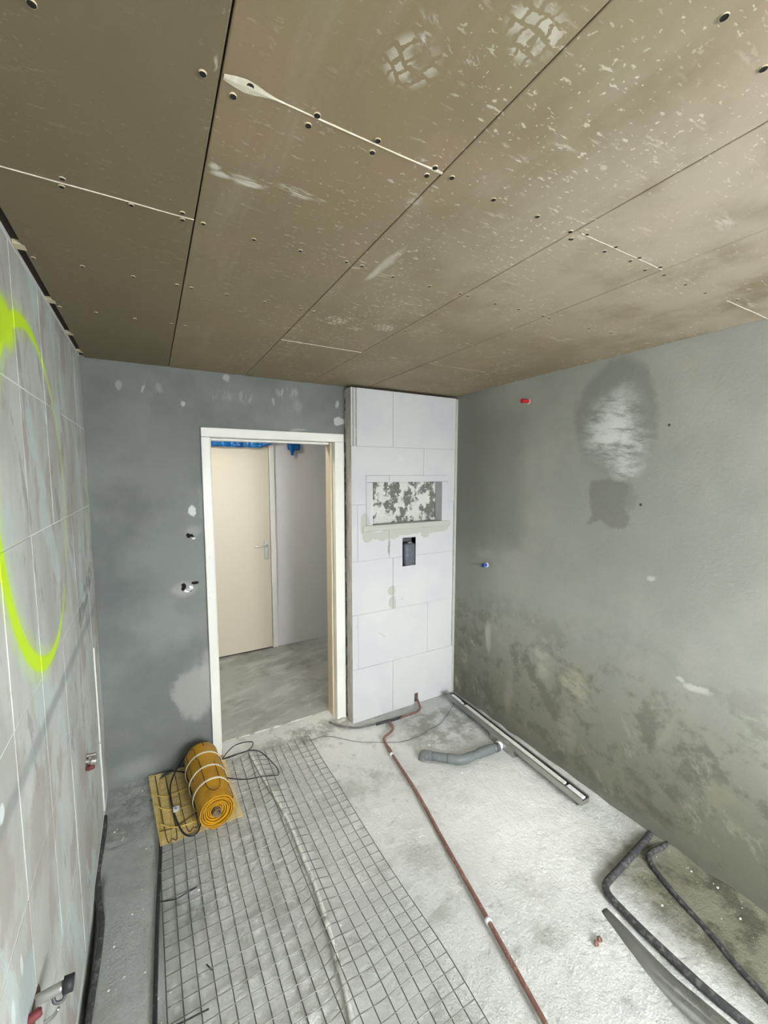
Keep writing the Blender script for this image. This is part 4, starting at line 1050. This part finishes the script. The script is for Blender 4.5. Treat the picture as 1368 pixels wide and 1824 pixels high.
wp = empty('waste_pipe', floor_at(823,1362), 'grey plastic waste pipe with two bends connecting to the shower drain', 'waste pipe')
RP = .0255
sock = F1+dv*.60-nv*.014; sock.z = .026
a0 = floor_at(752,1344,.026); a1 = floor_at(800,1351,.027); a2 = floor_at(823,1354,.028); a3 = floor_at(858,1340,.028); a4 = floor_at(888,1330,.028)
nd = (a4-a3).normalized()
endp = Vector((sock.x-.004, sock.y, .029))
tube('down_elbow', [Vector((a0.x+.004, a0.y, -.015)), Vector((a0.x+.004,a0.y,.005)), Vector((a0.x+.012,a0.y-.002,.022)), a0.lerp(a1,.18), a0.lerp(a1,.36)], RP+.003, M_pvc, wp, seg=20, sm=5)
tube('pipe', [a0.lerp(a1,.3), a1, a1.lerp(a2,.3)], RP, M_pvc, wp, seg=20, sm=3)
tube('bend', [a1.lerp(a2,-.15), a2.lerp(a1,.35), a2.lerp(a3,.12)+Vector((0,.004,0)), a2.lerp(a3,.5)], RP+.0028, M_pvc, wp, seg=20, sm=6)
tube('pipe', [a2.lerp(a3,.4), a3, a3.lerp(a4,.2)], RP, M_pvc, wp, seg=20, sm=3)
tube('bend', [a2.lerp(a3,.82), a3, a3.lerp(a4,.30), a3.lerp(a4,.62)], RP+.0030, M_pvc, wp, seg=20, sm=6)
tube('pipe', [a3.lerp(a4,.6), a4], RP, M_pvc, wp, seg=20, sm=0)
tube('seal_ring', [a3.lerp(a4,.78), a3.lerp(a4,.98)], RP+.0022, M_pvcd, wp, seg=20, sm=0)
tube('outlet_collar', [a4, endp], RP-.002, M_label, wp, seg=20, sm=0)
tube('collar_ring', [a4.lerp(endp,.35), a4.lerp(endp,.6)], RP+.0015, M_label, wp, seg=20, sm=0)

# ------------------------------------------------------------------ old pipes at the right wall
def run(pxs, z): return [floor_at(px, py, z if not isinstance(z, (list, tuple)) else z[i]) for i, (px, py) in enumerate(pxs)]
Pa = run([(1166,1476),(1158,1486),(1140,1507),(1110,1540),(1086,1566),(1079,1578),(1083,1592),(1100,1612),(1145,1658),(1202,1712),(1256,1762),(1306,1804),(1350,1840)], [-.002,.004,.012,.016,.018,.018,.018,.018,.018,.018,.016,.012,.006])
tag(tube('insulated_pipe', Pa, .0150, M_blackdusty, seg=14), 'dusty black insulated pipe with an L-shaped bend, nearest the middle of the floor', 'pipe')
Pb = run([(1192,1497),(1186,1505),(1170,1513),(1158,1521),(1157,1533),(1172,1557),(1216,1610),(1260,1658),(1310,1718),(1350,1762),(1390,1806)], [.012,.016,.016,.016,.016,.014,.012,.012,.012,.012,.012])
tag(tube('insulated_pipe', Pb, .0115, M_blackdusty, seg=14), 'thinner black pipe with a hooked end, closest to the foot of the right wall', 'pipe')
q0 = floor_at(1077,1634,-.033); q1 = floor_at(1126,1688,-.022); q2 = floor_at(1187,1752,-.002); q3 = floor_at(1256,1812,.030)
q4 = q3+(q3-q2)*1.6
tube_r = .036
vd = tag(tube('ventilation_duct', [q0, q1, q2, q3, q4], tube_r, M_duct, seg=28, sm=8), 'thick shiny grey metal duct rising out of the floor at the bottom right', 'duct')
# brown pipe offcut
o_ = empty('copper_offcut', floor_at(1065,1677), 'tiny pinkish brown copper pipe clip lying alone on the floor by the metal duct', 'pipe clip')
for (px, py, zz_) in ((1068,1673,.011),(1062,1680,.008)):
    p_ = floor_at(px, py, zz_); lathe('ring', [(.008,-.006),(.0095,-.004),(.0095,.004),(.008,.006),(.005,.006),(.005,-.006),(.008,-.006)], M_copper, o_, p_, (.3,-.7,.6), 14)
